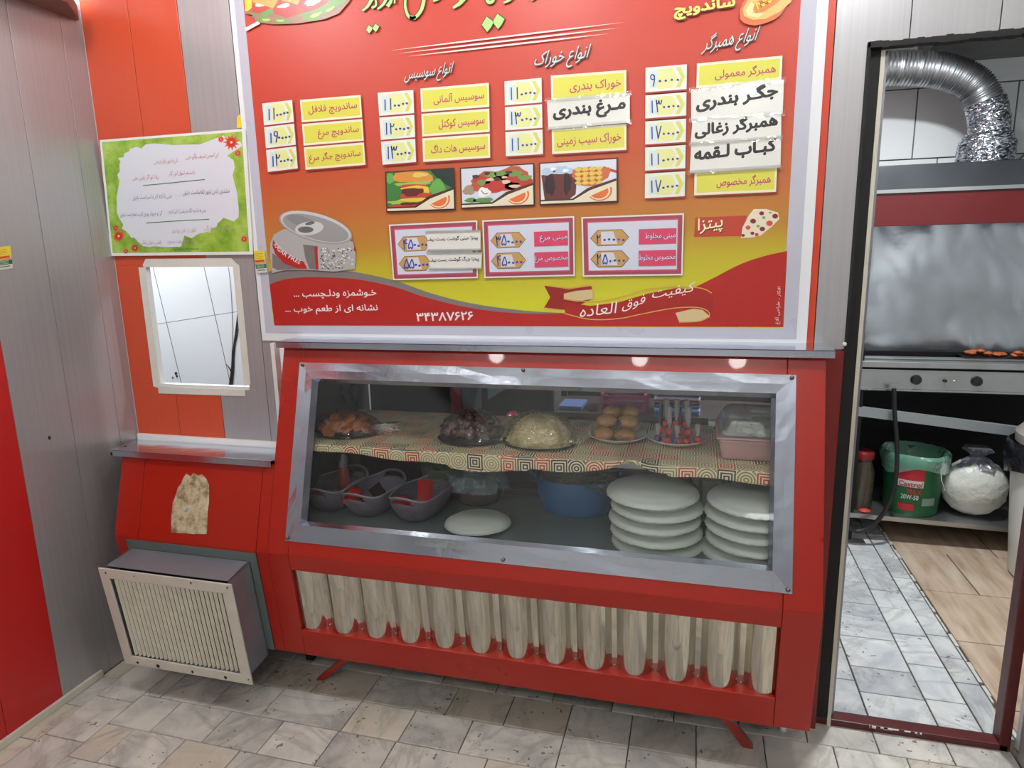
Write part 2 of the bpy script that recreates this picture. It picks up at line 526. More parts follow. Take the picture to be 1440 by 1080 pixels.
# kitchen floor
kf = struct('floor_kitchen')
MB().box(-1.3, 4.7, .04, 2.2, -.06, -.006).obj('slab', GROUT, kf)
cols = [2.44, 2.64, 2.84, 2.965, 3.045]
for i, (a, b2) in enumerate(zip(cols, cols[1:])):
    y = .09-.06*(i % 2); 
    if i == 3: y = .09
    while y < 2.05:
        h = (.135, .15, .25, .3)[i] if i < 3 else .2
        h = rnd.choice((.15, .2, .2, .27))
        if y+h > 2.0: h = 2.1-y
        tile(kf, a, b2, max(y, .06), y+h, m=MARBK); y += h
for j, (y0, y1) in enumerate(((.06, .24), (.24, .637), (.637, 1.035), (1.035, 1.445), (1.445, 1.85), (1.85, 2.1))):
    x = 3.06+(0, .4, .0, .22, .0, .2)[j]
    if x > 3.07: tile(kf, 3.06, x, y0, y1, m=WOODT)
    while x < 4.6:
        tile(kf, x, min(x+.44, 4.66), y0, y1, m=WOODT); x += .44
MB().box(-1.3, 2.44, .06, 2.1, -.006, 0).obj('tile', MARBK, kf, kind='stuff')
# broken plaster edge between marble and beige tiles
b = MB(); y = .1
while y < 1.9:
    l = rnd.uniform(.03, .09); w = rnd.uniform(.005, .016)
    b.box(3.046, 3.046+w, y, y+l, -.006, .0015); y += l+rnd.uniform(0, .03)
b.obj('plaster_edge', mat('chipped_plaster', rgb(196, 196, 190), .8), kf)

# ------------------------------------------------------------------ shop walls
PW = .1969
wb = struct('wall_back')
WT = .022
PM = {}
def panel(parent, x0, x1, z0, z1, m, y=0.0, t=WT):
    g = .0012
    return MB().box(x0+g, x1-g, y, y+t, z0, z1).obj('panel', m, parent, bevel=.0012)
CZ = 2.7
for i in range(16):
    x0 = i*PW if i != 12 else 2.386; x1 = 3.06 if i == 15 else 2.386 if i == 11 else (i+1)*PW
    m = ORANGE if i in (0, 1, 5, 6) else GREYP
    if i in (4, 9, 10, 11): m = mat('red_orange_panel', rgb(196, 62, 34), .36, var=(5, .05))
    if i < 3:
        z0 = .83
        hx0, hx1, hz0, hz1 = .128, .520, 1.03, 1.474
        a, c = max(x0, hx0), min(x1, hx1)
        if a < c:
            if a > x0+.01: panel(wb, x0, a, hz0, hz1, m)
            if c < x1-.01: panel(wb, c, x1, hz0, hz1, m)
            panel(wb, x0, x1, z0, hz0, m); panel(wb, x0, x1, hz1, CZ, m)
        else: panel(wb, x0, x1, z0, CZ, m)
    elif i == 3:
        panel(wb, x0, .645, .83, CZ, GREYP); panel(wb, .645, x1, 1.2, CZ, GREYP)
    elif i < 12: panel(wb, x0, x1, 1.203, CZ, m)
    elif i == 12:
        MB().extr([(x0+.0012, 0, 1.207), (2.466, 0, 1.207), (2.466, 0, 1.993), (x1-.0012, 0, 1.993), (x1-.0012, 0, CZ), (x0+.0012, 0, CZ)], (0, WT, 0)).obj('panel', m, wb)
    else: panel(wb, x0, x1, 1.993, CZ, m)
MB().box(2.405, 2.466, 0, WT, 0, 1.203).obj('panel', mat('dark_red_panel', rgb(122, 30, 24), .4, var=(8, .1)), wb)
MB().box(0, .6, .03, .3, 0, .80).obj('lower_wall', DARKV, wb)
MB().box(.645, .66, -.03, .0, .84, 1.2).obj('edge_strip', WHITE, wb)
# ragged black sealant along the cut edge of the door opening
b = MB()
for k in range(46):
    z = 1.2+k*.0173
    b.box(2.4645, 2.468+rnd.uniform(.0, .004)+.003, -.003, .02, z, z+.0173)
b.obj('sealant', BLACK, wb)
b = MB()
for k in range(34):
    x = 2.466+k*.016
    b.box(x, x+.016, -.003, .03, 1.986-rnd.uniform(0, .004), 1.996+rnd.uniform(0, .004))
b.obj('sealant', BLACK, wb)
MB().ell((2.464, -.006, 1.222), .006, .006, .006, 10, 6).obj('screw', WHITE, wb, smooth=True)

wl = struct('wall_left')
ye = [0, -.085, -.27, -.465, -.66, -.855, -1.05, -1.245, -1.44]
for i, (a, c) in enumerate(zip(ye, ye[1:])):
    m = GREYP if i < 3 or i in (5, 6) else REDP
    MB().box(-.02, 0, c+.0008, a-.0008, 0, CZ).obj('panel', m, wl, bevel=.001)
b = MB()
for k in range(14):
    y = -1.44-k*.2; b.box(-.02, 0, y-.199, y-.001, 0, CZ)
b.obj('panel', GREYP, wl, kind='stuff')
MB().ell((.0, -.36, .92), .003, .005, .007, 8, 6).obj('stain', BLACK, wl)
bl = MB().box(0, .012, -4.2, -.31, 0, .028).obj('baseboard_left', OFFW, kind='structure', bevel=.003)
bl['kind'] = 'structure'
wr = struct('wall_right')
for k in range(22):
    y = .0-k*.195
    if k < 5: MB().box(3.012, 3.03, y-.194, y-.001, 0, CZ).obj('panel', GREYP, wr, bevel=.001)
MB().box(3.012, 3.03, -4.25, -.976, 0, CZ).obj('panel', GREYP, wr, kind='stuff')
wre = struct('wall_rear')
b = MB()
for i in range(9):
    for j in range(7):
        b.box(i*.36+.002, i*.36+.358, -4.25, -4.2, j*.4+.002, j*.4+.398)
b.obj('tile', TILEW, wre, kind='stuff')
MB().box(-.05, 3.05, -4.3, -4.26, 0, CZ).obj('backing', GROUT, wre)
ce = MB().box(-.05, 3.06, -4.3, .02, CZ, CZ+.05).obj('ceiling', CEIL, kind='structure')
t1 = MB().extr([(0, -4.2, 2.295), (.12, -4.2, 2.295), (.12, -.16, 2.295), (.012, -.02, 2.295), (0, -.02, 2.295)], (0, 0, .05)).obj('trim_1', DARKWOOD, kind='structure', bevel=.004)
# white ledge strip above the low counter
t2 = MB().box(0.004, .64, -.012, .0, .813, .838).obj('trim_2', WHITE, kind='structure', bevel=.001)

# ------------------------------------------------------------------ kitchen shell
kw = struct('wall_kitchen_back')
b = MB()
MB().box(-1.3, 4.7, 2.1, 2.14, 0, 2.75).obj('backing', mat('pale_grout', rgb(96, 92, 86), .9), kw)
# tiles seen above the hood, one object each
xs = [2.44, 2.94, 3.34, 3.74, 4.14]; zs = [1.15, 1.55, 1.92, 2.27, 2.62]
for j in range(4):
    o = (.0, .26, .14, .3)[j]
    for i in range(-1, 4):
        x0 = 2.55+o+i*.45
        MB().box(x0+.003, x0+.447, 2.085, 2.1, zs[j]+.003, zs[j+1]-.003).obj('tile', TILEW, kw, bevel=.002)
b = MB()
for i in range(9):
    for j in range(7): b.box(-1.3+i*.42+.002, -1.3+i*.42+.418, 2.088, 2.1, j*.38+.002, j*.38+.378)
b.obj('tile', TILEW, kw, kind='stuff')
MB().box(4.62, 4.66, .04, 2.14, 0, 2.75).obj('wall_kitchen_right', TILEW, kind='structure')
MB().box(-1.3, -1.26, .0, 2.14, 0, 2.75).obj('wall_kitchen_left', TILEW, kind='structure')
MB().box(-1.3, 0, .0, .04, 0, 2.75).obj('wall_kitchen_front', TILEW, kind='structure')
MB().box(3.03, 4.66, .04, .06, 0, 2.75).obj('wall_kitchen_side', TILEW, kind='structure')
SOF = marble('dark_stone_soffit', rgb(98, 96, 92), rgb(58, 56, 54), rgb(34, 32, 30), .35)
MB().box(-1.3, 4.66, .03, 2.14, 2.72, 2.76).obj('ceiling_kitchen', CEIL, kind='structure')
MB().extr([(3.02, 1.0, 2.38), (4.6, .8, 2.38), (4.6, 2.08, 2.38), (3.12, 2.08, 2.38)], (0, 0, .32)).obj('soffit', SOF, kind='structure')
MB().box(2.52, 3.06, .03, .3, 2.06, 2.1).obj('trim_3', DARKWOOD, kind='structure')

# white tiled partition seen through the hatch, turned towards the shop
pc = Vector((-.10, .50, 1.25)); dirx = Vector((.757, .653, 0)); nrm = Vector((-.653, .757, 0))
wp = struct('wall_kitchen_partition')
tz = Vector((-.0, 0, 1))
ang = math.radians(-6.0)
ex = dirx*math.cos(ang)-tz*math.sin(ang); ez = dirx*math.sin(ang)+tz*math.cos(ang)
def onp(a, c, d=0.0): return pc+ex*a+ez*c+nrm*d
MB().extr([onp(-.6, -.9, .012), onp(.6, -.9, .012), onp(.6, .7, .012), onp(-.6, .7, .012)], nrm*.03).obj('backing', mat('joint_grey', rgb(90, 96, 102), .8), wp)
HT = mat('bluish_white_tile', rgb(226, 236, 240), .3)
for i in range(-3, 3):
    for j in range(-2, 2):
        a0 = .075+i*.2; c0 = -.02+j*.42
        MB().extr([onp(a0+.0012, c0+.0012), onp(a0+.1988, c0+.0012), onp(a0+.1988, c0+.4188), onp(a0+.0012, c0+.4188)], nrm*.012).obj('tile', HT, wp)
# black mould streak and two spots on that wall
b = MB(); rr = random.Random(9)
def onhatch(u, v):
    d = FW*FPX+RT*(u-720)-UP*(v-540); t = (pc-C0).dot(nrm)/d.dot(nrm); return C0+d*t-nrm*.002
def hstroke(pts, w, w1=None):
    P = smooth_path([Vector(p) for p in pts], 5); vs, fs = ribbon(P, w, w1)
    b.add([onhatch(p.x, p.y) for p in vs], [f[::-1] for f in fs])
hstroke([(334, 440), (333, 455), (331, 475), (328, 500), (327, 520), (324, 546)], 1.2, 6)
hstroke([(334, 445), (335, 462), (332, 480)], 2.4, 1); hstroke([(318, 512), (323, 518), (326, 526)], .6, 2)
hstroke([(321, 375), (325, 410), (327, 460), (326, 505)], .5, .8)
for u, v, r in ((247.5, 525, 2), (249, 529, 1.5), (243, 531, 1.3)):
    b.add([onhatch(u+r*math.cos(a), v+r*1.2*math.sin(a)) for a in (0, 1, 2, 3, 4, 5, 6)][:6], [(5, 4, 3, 2, 1, 0)])
b.obj('mould_streak', mat('mould', rgb(30, 32, 34), .8), wp)
MB().box(.128, .135, .0, .02, 1.032, 1.472).obj('trim_4', WHITE, kind='structure')
MB().box(.128, .52, -.0005, .022, 1.024, 1.036).obj('trim_5', WHITE, kind='structure')
# white tape round the hatch
tp = thing('hatch_tape', 'white tape border stuck round the small hatch in the striped wall', 'tape', (.33, -.001, 1.25))
Fw = Flat(0.0)
def strip(pts, nm='tape_strip', m=TAPE, y0=-.0015, th=.0013, par=tp):
    P = [Fw.p(*q) for q in pts]
    return MB().extr([(a, y0, c) for a, c in P], (0, th, 0)).obj(nm, m, par)
strip([(195, 376), (204, 376), (225, 546), (216, 543)])
strip([(201, 373), (205, 364), (325, 363), (335, 373), (334, 375), (203, 376)])
strip([(328, 374), (337, 372), (353, 540), (344, 543)], y0=-.003)
strip([(223, 544), (345, 548), (346, 557), (224, 553)], y0=-.003)

# doorway: black jamb, white edge, maroon frame
dr = struct('door_1')
MB().box(2.466, 2.503, .022, .034, .03, 1.985).obj('jamb_rubber', BLACK, dr)
MB().box(2.503, 2.514, .022, .05, .0, 1.985).obj('jamb_edge', OFFW, dr, bevel=.001)
MB().box(2.514, 2.526, .05, .12, .0, 1.985).obj('jamb_steel', STEELD, dr)
MB().box(2.42, 3.0, .028, .072, 0, .022).obj('threshold', MAROON, dr, bevel=.003)
MB().box(2.49, 2.98, .072, .082, 0, .016).obj('threshold_seal', BLACK, dr)
MB().box(2.975, 3.005, .028, .078, 0, 1.985).obj('jamb_post', MAROON, dr, bevel=.003)
b = MB()
for k in range(9):
    x = 2.62+rnd.uniform(0, .14); b.box(x, x+rnd.uniform(.004, .02), .026, .03, .013+rnd.uniform(0, .006), .021)
b.obj('paint_chip', WHITE, dr)
# ------------------------------------------------------------------ display counter
PA = Vector((0, -.1149, 1.1998)); PK = Vector((0, -.3075, .5633)); PB = Vector((0, -.2611, .1825))
n1 = Vector((0, -.95714, .28962)); n2 = Vector((0, -.99266, -.12095))
def S1(x, s, d=0.0): q = PA+(PK-PA)*s+n1*d; return Vector((x, q.y, q.z))
def S2(x, s, d=0.0): q = PK+(PB-PK)*s+n2*d; return Vector((x, q.y, q.z))
def slab(mb, F, x0, x1, s0, s1, d0, d1, x0b=None, x1b=None):
    """plate on a slanted face between depths d0 (inner) and d1 (outer)"""
    x0b = x0 if x0b is None else x0b; x1b = x1 if x1b is None else x1b
    return mb.hexa([F(x0b, s1, d1), F(x1b, s1, d1), F(x1b, s1, d0), F(x0b, s1, d0), F(x0, s0, d1), F(x1, s0, d1), F(x1, s0, d0), F(x0, s0, d0)])
XL, XR = .757, 2.4007
dc = thing('display_counter', 'red glass-fronted display counter with steel window frame and corrugated steel lower front', 'counter', (1.58, -.1, 0))
b = MB(); T = -.016
slab(b, S1, .835, 2.305, .0, .11, T, 0); b.obj('top_rail', RED, dc, bevel=.002)
for a, c in ((XL, .834), (2.306, XR)):
    b = MB(); slab(b, S1, a, c, 0, 1, T, 0); slab(b, S2, a, c, 0, 1, T, 0)
    b.obj('corner_post', RED, dc, bevel=.0015)
for a, c in ((.834, .872), (2.283, 2.306)):
    b = MB(); slab(b, S1, a, c, .11, .9, T, -.001); b.obj('inner_stile', RED, dc)
b = MB(); slab(b, S1, .835, 2.305, .9, 1, T, 0); slab(b, S2, .835, 2.305, 0, .145, T-.006, 0); b.obj('middle_rail', RED, dc, bevel=.0015)
b = MB(); slab(b, S2, .835, 2.305, .745, 1.0, -.05, .002); b.obj('bottom_rail', RED, dc, bevel=.002)
for x, nm in ((XL, 'side_panel'), (XR-.012, 'side_panel')):
    MB().extr([(x, PA.y+.012, PA.z), (x, PK.y+.016, PK.z), (x, PB.y+.016, PB.z), (x, .42, PB.z), (x, .42, PA.z)], (.012, 0, 0)).obj(nm, RED, dc)
MB().box(XL, XR, -.24, .42, .178, .188).obj('bottom_panel', DARKV, dc)
MB().box(XL+.012, XR-.012, -.19, -.18, .19, .59).obj('lower_liner', DARKV, dc)
# stainless top plate with folded lip
b = MB(); b.box(.745, 2.417, -.142, .0, 1.2205, 1.2235); b.box(.745, 2.417, -.142, -.139, 1.203, 1.2235)
b.box(.745, 2.4, -.002, .42, 1.2035, 1.2065)
b.obj('top_plate', STEEL, dc, bevel=.0008)
# window frame: mitred stainless strips with a raised inner lip
fx0, fx1, fs0, fs1 = .822, 2.327, .072, .934
ix0, ix1, is0, is1 = .876, 2.277, .150, .852
def mitre(F, a, c, e, g, h, d0=.0, d1=.0045):
    """frame bar between outer edge points a,c and inner edge points e,g given as (x, s)"""
    return [F(a[0], a[1], d1), F(c[0], c[1], d1), F(e[0], e[1], d1+h), F(g[0], g[1], d1+h), F(a[0], a[1], d0), F(c[0], c[1], d0), F(e[0], e[1], d0), F(g[0], g[1], d0)]
O = [(fx0, fs0), (fx1, fs0), (fx1, fs1), (fx0, fs1)]; I = [(ix0, is0), (ix1, is0), (ix1, is1), (ix0, is1)]
I2 = [(ix0+.010, is0+.016), (ix1-.010, is0+.016), (ix1-.010, is1-.016), (ix0+.010, is1-.016)]
for k in range(4):
    j = (k+1) % 4
    b = MB(); N = 14; rr = random.Random(k+3)
    # subdivided strip so that the hand-beaten metal reflects unevenly
    vs = []; rowsN = 5
    for q in range(N+1):
        t = q/N
        def L2(A, B): return (A[0]+(B[0]-A[0])*t, A[1]+(B[1]-A[1])*t)
        o_ = L2(O[k], O[j]); i_ = L2(I[k], I[j]); e_ = L2(I2[k], I2[j])
        jit = lambda s: rr.uniform(-s, s) if 0 < q < N else 0
        vs += [S1(o_[0], o_[1], 0), S1(o_[0], o_[1], .003), S1((o_[0]+i_[0])/2, (o_[1]+i_[1])/2, .0055+jit(.0009)), S1(i_[0], i_[1], .009+jit(.0006)), S1(e_[0], e_[1], -.014)]
    fs = []
    for q in range(N):
        for r in range(rowsN-1):
            a0 = q*rowsN+r; fs.append((a0, a0+1, a0+1+rowsN, a0+rowsN))
    b.add(vs, fs)
    o = b.obj('window_frame_bar', STEEL, dc)
    o.data.polygons.foreach_set('use_smooth', [False]*len(o.data.polygons))
for x, s in ((.834, .085), (2.316, .085), (.832, .92), (2.316, .92), (1.575, .082), (1.545, .918)):
    c = S1(x, s, .0075)
    MB().ell(c, .006, .004, .006, 10, 6).obj('screw', SCREW, dc, smooth=True)
GLASSF = film('window_glass', (.975, .985, .98, 1), .004, .0, None)
b = MB(); slab(b, S1, .87, 2.283, .148, .856, -.017, -.014)
b.obj('glass_pane', GLASSF, dc)
# corrugated stainless sheet behind the lower opening
COR = mat('corrugated_steel', rgb(200, 197, 186), .09, 1.0, bump=(7, .12), var=(5, .05))
b = MB(); NX = 300; vs = []; fs = []
for i in range(NX+1):
    x = .835+(2.307-.835)*i/NX
    ph = ((x-.812)/.1178) % 1.0
    pr_ = 1-abs(2*min(1, max(0, ph/.84))-1)**2.6
    d = -.036+.031*pr_
    vs += [S2(x, .12, d), S2(x, .44, d), S2(x, .77, d)]
for i in range(NX): fs += [(3*i, 3*i+1, 3*i+4, 3*i+3), (3*i+1, 3*i+2, 3*i+5, 3*i+4)]
b.add(vs, fs); b.obj('corrugated_sheet', COR, dc, smooth=True)
for i in range(12):
    x = .812+.1178*(i+.93)
    if .86 < x < 2.29: MB().ell(S2(x, .728, -.034), .0025, .002, .0025, 8, 5).obj('rivet', STEEL, dc)
# splayed legs
for (x0, y0, x1, y1) in ((.985, -.2, .800, -.133), (2.165, -.215, 2.258, -.122)):
    d = Vector((x1-x0, y1-y0, -.18)); w = .014
    MB().hexa([(x1-w, y1-w, 0), (x1+w, y1-w, 0), (x1+w, y1+w, 0), (x1-w, y1+w, 0), (x0-w, y0-w, .178), (x0+w, y0-w, .178), (x0+w, y0+w, .178), (x0-w, y0+w, .178)]).obj('leg', RED, dc)
for x in (1.0, 2.15): MB().box(x-.02, x+.02, .33, .37, 0, .178).obj('leg', RED, dc)
# inside of the case
LINER = mat('case_liner', rgb(96, 102, 104), .3, .6, var=(8, .15))
MB().box(XL+.012, XR-.012, -.272, .42, .617, .625).obj('case_floor', mat('case_floor_glass', rgb(118, 130, 128), .12, .2, var=(6, .12)), dc)
for x in (XL+.0125, XR-.0145): MB().extr([(x, -.10, 1.19), (x, -.272, .625), (x, .42, .625), (x, .42, 1.19)], (.002, 0, 0)).obj('case_liner', LINER, dc)
for y in (.16, .24, .33): MB().box(1.3, 1.56, y, y+.02, .6255, .630).obj('floor_slat', mat('slat_grey', rgb(70, 78, 80), .5), dc)  # dark grey slats across the case floor
MB().box(XL+.015, XR-.015, -.172, .30, .885, .893).obj('glass_shelf', film('shelf_glass', (.8, .88, .86, 1), .1, .05, None), dc)
MB().box(XL+.015, XR-.015, -.174, -.168, .878, .893).obj('shelf_rim', STEELD, dc)
MB().box(XL+.015, XR-.015, .31, .33, .625, .83).obj('back_rail', mat('case_back_dark', rgb(62, 46, 52), .5), dc)
MB().box(XL+.015, XR-.015, .41, .42, 1.12, 1.19).obj('back_rail', DARKV, dc)

# ------------------------------------------------------------------ low counter on the left
lc = thing('low_counter', 'low red counter with steel ledge in the left corner below the hatch', 'counter', (.45, -.15, 0))
sT = (PA.z-.832)/(PA.z-PK.z)
for a, c in ((.152, .247), (.249, .715), (.717, .756)):
    b = MB(); slab(b, S1, a, c, sT, 1, T, 0, x0b=(a+.004 if a < .2 else a-(.012 if a < .3 else .03)), x1b=(c-.012 if c < .3 else c-.03 if c < .72 else c)) if False else slab(b, S1, a, c, sT, 1, T, 0)
    slab(b, S2, a, c, 0, 1, T, 0); b.obj('front_panel', RED, lc, bevel=.0015)
MB().extr([(.152, -.2, .83), (.152, -.29, .563), (.152, -.245, .1825), (.152, -.002, .1825), (.152, -.002, .8)], (.01, 0, 0)).obj('side_panel', RED, lc)
b = MB()
zt = lambda y: .815+(-y)*.145
b.extr([(0.003, -.014, zt(0)), (.7555, -.014, zt(0)), (.7555, -.243, zt(-.243)), (.118, -.243, zt(-.243)), (.06, -.12, zt(-.12))], (0, 0, -.003))
b.hexa([(.118, -.243, .828), (.7555, -.243, .828), (.7555, -.240, .828), (.118, -.240, .828), (.118, -.243, zt(-.243)), (.7555, -.243, zt(-.243)), (.7555, -.240, zt(-.243)), (.118, -.240, zt(-.243))])
b.obj('steel_ledge', STEEL, lc, bevel=.0008)
b = MB(); b.tube([(.1, -.16, .833), (.112, -.22, .838), (.125, -.243, .836)], .007, 8); b.obj('sealant', BLACK, lc)
MB().box(.152, .756, -.22, -.0, .176, .19).obj('bottom_panel', DARKV, lc)
for x in (.2, .7): MB().box(x-.015, x+.015, -.05, -.02, 0, .176).obj('leg', DARKV, lc)

# torn sticker on the low counter
px = [(258, 672), (262, 666), (268, 670), (272, 665), (279, 669), (284, 667), (290, 673), (294, 682), (294, 706), (292, 722), (291, 751), (272, 751), (262, 750), (241, 749), (241, 730), (243, 707), (247, 697), (250, 686), (255, 680)]
def onS1(u, v, d):
    dd = FW*FPX+RT*(u-720)-UP*(v-540); p0 = PA+n1*d; t = (p0-C0).dot(n1)/dd.dot(n1); return C0+dd*t
from mathutils.geometry import tessellate_polygon
def flat_on(pts, d, mb):
    P = [onS1(u, v, d) for u, v in pts]
    tr = tessellate_polygon([[Vector((p.x, p.z, 0)) for p in P]])
    mb.add(P, [tuple(t) for t in tr]); return mb
PAPER = bpy.data.materials.new('torn_sticker'); PAPER.use_nodes = True
k = NT(PAPER); v = k.obj((1, 1, 1)); f = k.noise(v, 22, 5, .7)
f3 = k.noise(v, 16, 2); c = k.ramp(f, [(.35, rgb(120, 96, 70)), (.5, rgb(186, 172, 140)), (.7, rgb(214, 204, 176))])
c = k.mix(k.math('GREATER_THAN', f3, .63), c, rgb(120, 160, 170)); k.l.new(c, k.n['Principled BSDF'].inputs['Base Color'])
o = flat_on(px, .0012, MB()).obj('torn_sticker', PAPER, base=onS1(268, 710, 0))
o.modifiers.new('thick', 'SOLIDIFY').thickness = .0006
tag(o, 'torn weathered paper sticker remnant on the low red counter front', 'sticker')
for pts, cc in (([(272, 697), (280, 695), (282, 703), (274, 704)], rgb(90, 110, 90)), ([(246, 706), (254, 708), (257, 720), (247, 722)], rgb(90, 40, 36)), ([(270, 706), (277, 707), (276, 713), (269, 712)], rgb(120, 40, 34)), ([(279, 692), (290, 690), (290, 702), (284, 704)], rgb(96, 160, 178)), ([(243, 721), (290, 723), (290, 727), (243, 725)], rgb(110, 150, 160))):
    flat_on(pts, .0016, MB()).obj('print_remnant', mat('print_%d' % int(cc[0]*1e5), cc, .6), o)

# ------------------------------------------------------------------ air vent box
vt = thing('air_vent', 'white framed air vent grille on a galvanised duct box low in the left corner', 'vent', (.45, -.35, .0))
sA = lambda z: (PK.z-z)/(PK.z-PB.z)
GRN = mat('flange_grey', rgb(112, 126, 122), .5, .5, var=(14, .15))
b = MB(); slab(b, S2, .2, .715, .02, 1.0, .0005, .0025); b.obj('flange', GRN, vt)
x0, x1 = .218, .688; s0, s1 = .10, 1.06; D = .112
b = MB(); slab(b, S2, x0, x1, s0, s0+.006, .0025, D); b.obj('duct_top', GALV, vt)
b = MB(); slab(b, S2, x0, x1, s1-.006, s1, .0025, D); b.obj('duct_bottom', GALV, vt)
b = MB(); slab(b, S2, x0+.003, x0+.006, s0, s1, .004, D-.04); slab(b, S2, x1-.006, x1-.003, s0, s1, .004, D-.04); slab(b, S2, x0+.004, x1-.004, s1-.02, s1-.014, .004, D-.04); b.obj('duct_lining', DARKV, vt)  # dark inner faces, shade of the duct put into their colour
for a in (x0, x1-.002):
    b = MB(); slab(b, S2, a, a+.002, s0, s1, .0025, D); b.obj('duct_side', GALV, vt)
b = MB(); slab(b, S2, x0, x1, s0, s1, .003, .006); b.obj('duct_back', DARKV, vt)  # blackened so the gaps between the fins stay dark
gx0, gx1, gs0, gs1 = .187, .700, .125, 1.125; bw = .036; bs = bw/.3836
GW = mat('aged_white_enamel', rgb(206, 202, 190), .42, var=(26, .12))
bars = [((gx0, gs0), (gx1, gs0), (gx1-bw, gs0+bs), (gx0+bw, gs0+bs)), ((gx1, gs0), (gx1, gs1), (gx1-bw, gs1-bs), (gx1-bw, gs0+bs)),
        ((gx1, gs1), (gx0, gs1), (gx0+bw, gs1-bs), (gx1-bw, gs1-bs)), ((gx0, gs1), (gx0, gs0), (gx0+bw, gs0+bs), (gx0+bw, gs1-bs))]
for q in bars:
    P = [S2(a, s, D+.006) for a, s in q]
    MB().extr(P, n2*-.006).obj('frame_bar', GW, vt, bevel=.0012)
NF = 25
fin = None
for i in range(NF):
    x = gx0+bw+.012+i*(gx1-gx0-2*bw-.02)/(NF-1)
    b = MB(); q = .001
    b.hexa([S2(x-q, gs1-bs, D-.001), S2(x-q+.0014, gs1-bs, D-.001), S2(x+.0054, gs1-bs, D-.009), S2(x+.004, gs1-bs, D-.009),
            S2(x-q, gs0+bs, D-.001), S2(x-q+.0014, gs0+bs, D-.001), S2(x+.0054, gs0+bs, D-.009), S2(x+.004, gs0+bs, D-.009)])
    b.obj('fin', mat('dusty_fin', rgb(232, 226, 208), .55, var=(30, .2)), vt)
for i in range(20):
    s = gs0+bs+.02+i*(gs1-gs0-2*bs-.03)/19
    b = MB(); slab(b, S2, gx0+bw-.01, gx1-bw+.01, s-.004, s+.004, D-.044, D-.036); b.obj('rear_fin', mat('shaded_rear_fin', rgb(60, 56, 48), .7), vt)  # rear fins coloured dark for the shade behind the front fins
for x, s, r in ((.245, 1.09, .005), (.33, 1.09, .007), (.47, 1.09, .005), (.60, 1.09, .006), (.685, .155, .004), (.215, .165, .004), (.33, .16, .003), (.55, .155, .004), (.69, 1.07, .003)):
    MB().ell(S2(x, s, D+.0065), r, .0012, r, 10, 5).obj('screw_hole', BLACK if r > .0045 else SCREW, vt)
# ------------------------------------------------------------------ patterned cloth on the glass shelf
CL = bpy.data.materials.new('patterned_cloth'); CL.use_nodes = True
k = NT(CL); uv = k.add('ShaderNodeUVMap').outputs[0]
cell = .052
mp = k.add('ShaderNodeMapping', {'Vector': uv, 'Scale': (1/cell, 1/cell, 1)}).outputs[0]
sx = k.add('ShaderNodeSeparateXYZ', {0: mp})
fxx = k.math('FRACT', sx.outputs[0]); fyy = k.math('FRACT', sx.outputs[1])
ax_ = k.math('ABSOLUTE', k.math('SUBTRACT', fxx, .5)); ay_ = k.math('ABSOLUTE', k.math('SUBTRACT', fyy, .5))
idv = k.add('ShaderNodeCombineXYZ', {0: k.math('FLOOR', sx.outputs[0]), 1: k.math('FLOOR', sx.outputs[1])})
wn = k.add('ShaderNodeTexWhiteNoise', {'Vector': idv.outputs[0]}, noise_dimensions='2D')
sq = k.math('MAXIMUM', ax_, ay_)
ci = k.math('SQRT', k.math('ADD', k.math('MULTIPLY', ax_, ax_), k.math('MULTIPLY', ay_, ay_)))
isc = k.math('GREATER_THAN', k.math('FRACT', k.math('MULTIPLY', wn.outputs['Value'], 7.0)), .5)
dd = k.math('ADD', k.math('MULTIPLY', sq, k.math('SUBTRACT', 1.0, isc)), k.math('MULTIPLY', ci, isc))
st = k.math('GREATER_THAN', k.math('FRACT', k.math('MULTIPLY', dd, 6.4)), .5)
wr_ = wn.outputs['Value']
ink = k.ramp(wr_, [(0, rgb(196, 66, 46)), (.3, rgb(40, 40, 38)), (.5, rgb(150, 140, 92)), (.75, rgb(176, 160, 120))])
for e in k.t.nodes:
    if e.bl_idname == 'ShaderNodeValToRGB': e.color_ramp.interpolation = 'CONSTANT'
cc = k.mix(st, rgb(238, 228, 192), ink); k.l.new(cc, k.n['Principled BSDF'].inputs['Base Color']); k.n['Principled BSDF'].inputs['Roughness'].default_value = .5
NX = 120; vs = []; fs = []; uvs = []
rn = random.Random(2)
for i in range(NX+1):
    x = .80+(2.375-.80)*i/NX
    notch = math.exp(-((x-1.895)/.045)**2)*.03
    drop = .030+.012*math.sin(x*5.1+.5)+.004*math.sin(x*23)+(.010 if x > 2.0 else 0)-notch*.8
    if 1.35 < x < 1.6: drop += .008
    yf = -.176+.004*math.sin(x*17)
    pts = [(x, .29, .8955), (x, .1, .8955), (x, yf+.012, .8955), (x, yf, .8935+notch*.35), (x, yf-.004, .884+notch*.3), (x, yf-.003, .893-drop)]
    s = 0
    for j, p in enumerate(pts):
        if j: s += (Vector(p)-Vector(pts[j-1])).length
        vs.append(p); uvs.append((x, s))
for i in range(NX):
    for j in range(5): fs.append((i*6+j, i*6+j+1, (i+1)*6+j+1, (i+1)*6+j))
me = bpy.data.meshes.new('shelf_cloth'); me.from_pydata(vs, [], fs); me.update()
ul = me.uv_layers.new(name='UVMap')
for l in me.loops: ul.data[l.index].uv = uvs[l.vertex_index]
me.polygons.foreach_set('use_smooth', [True]*len(me.polygons)); me.materials.append(CL)
o = bpy.data.objects.new('shelf_cloth', me); COL.objects.link(o); OFF[o.name] = Vector((0, 0, 0))
tag(o, 'cream oilcloth with red and black concentric squares covering the case shelf', 'cloth')

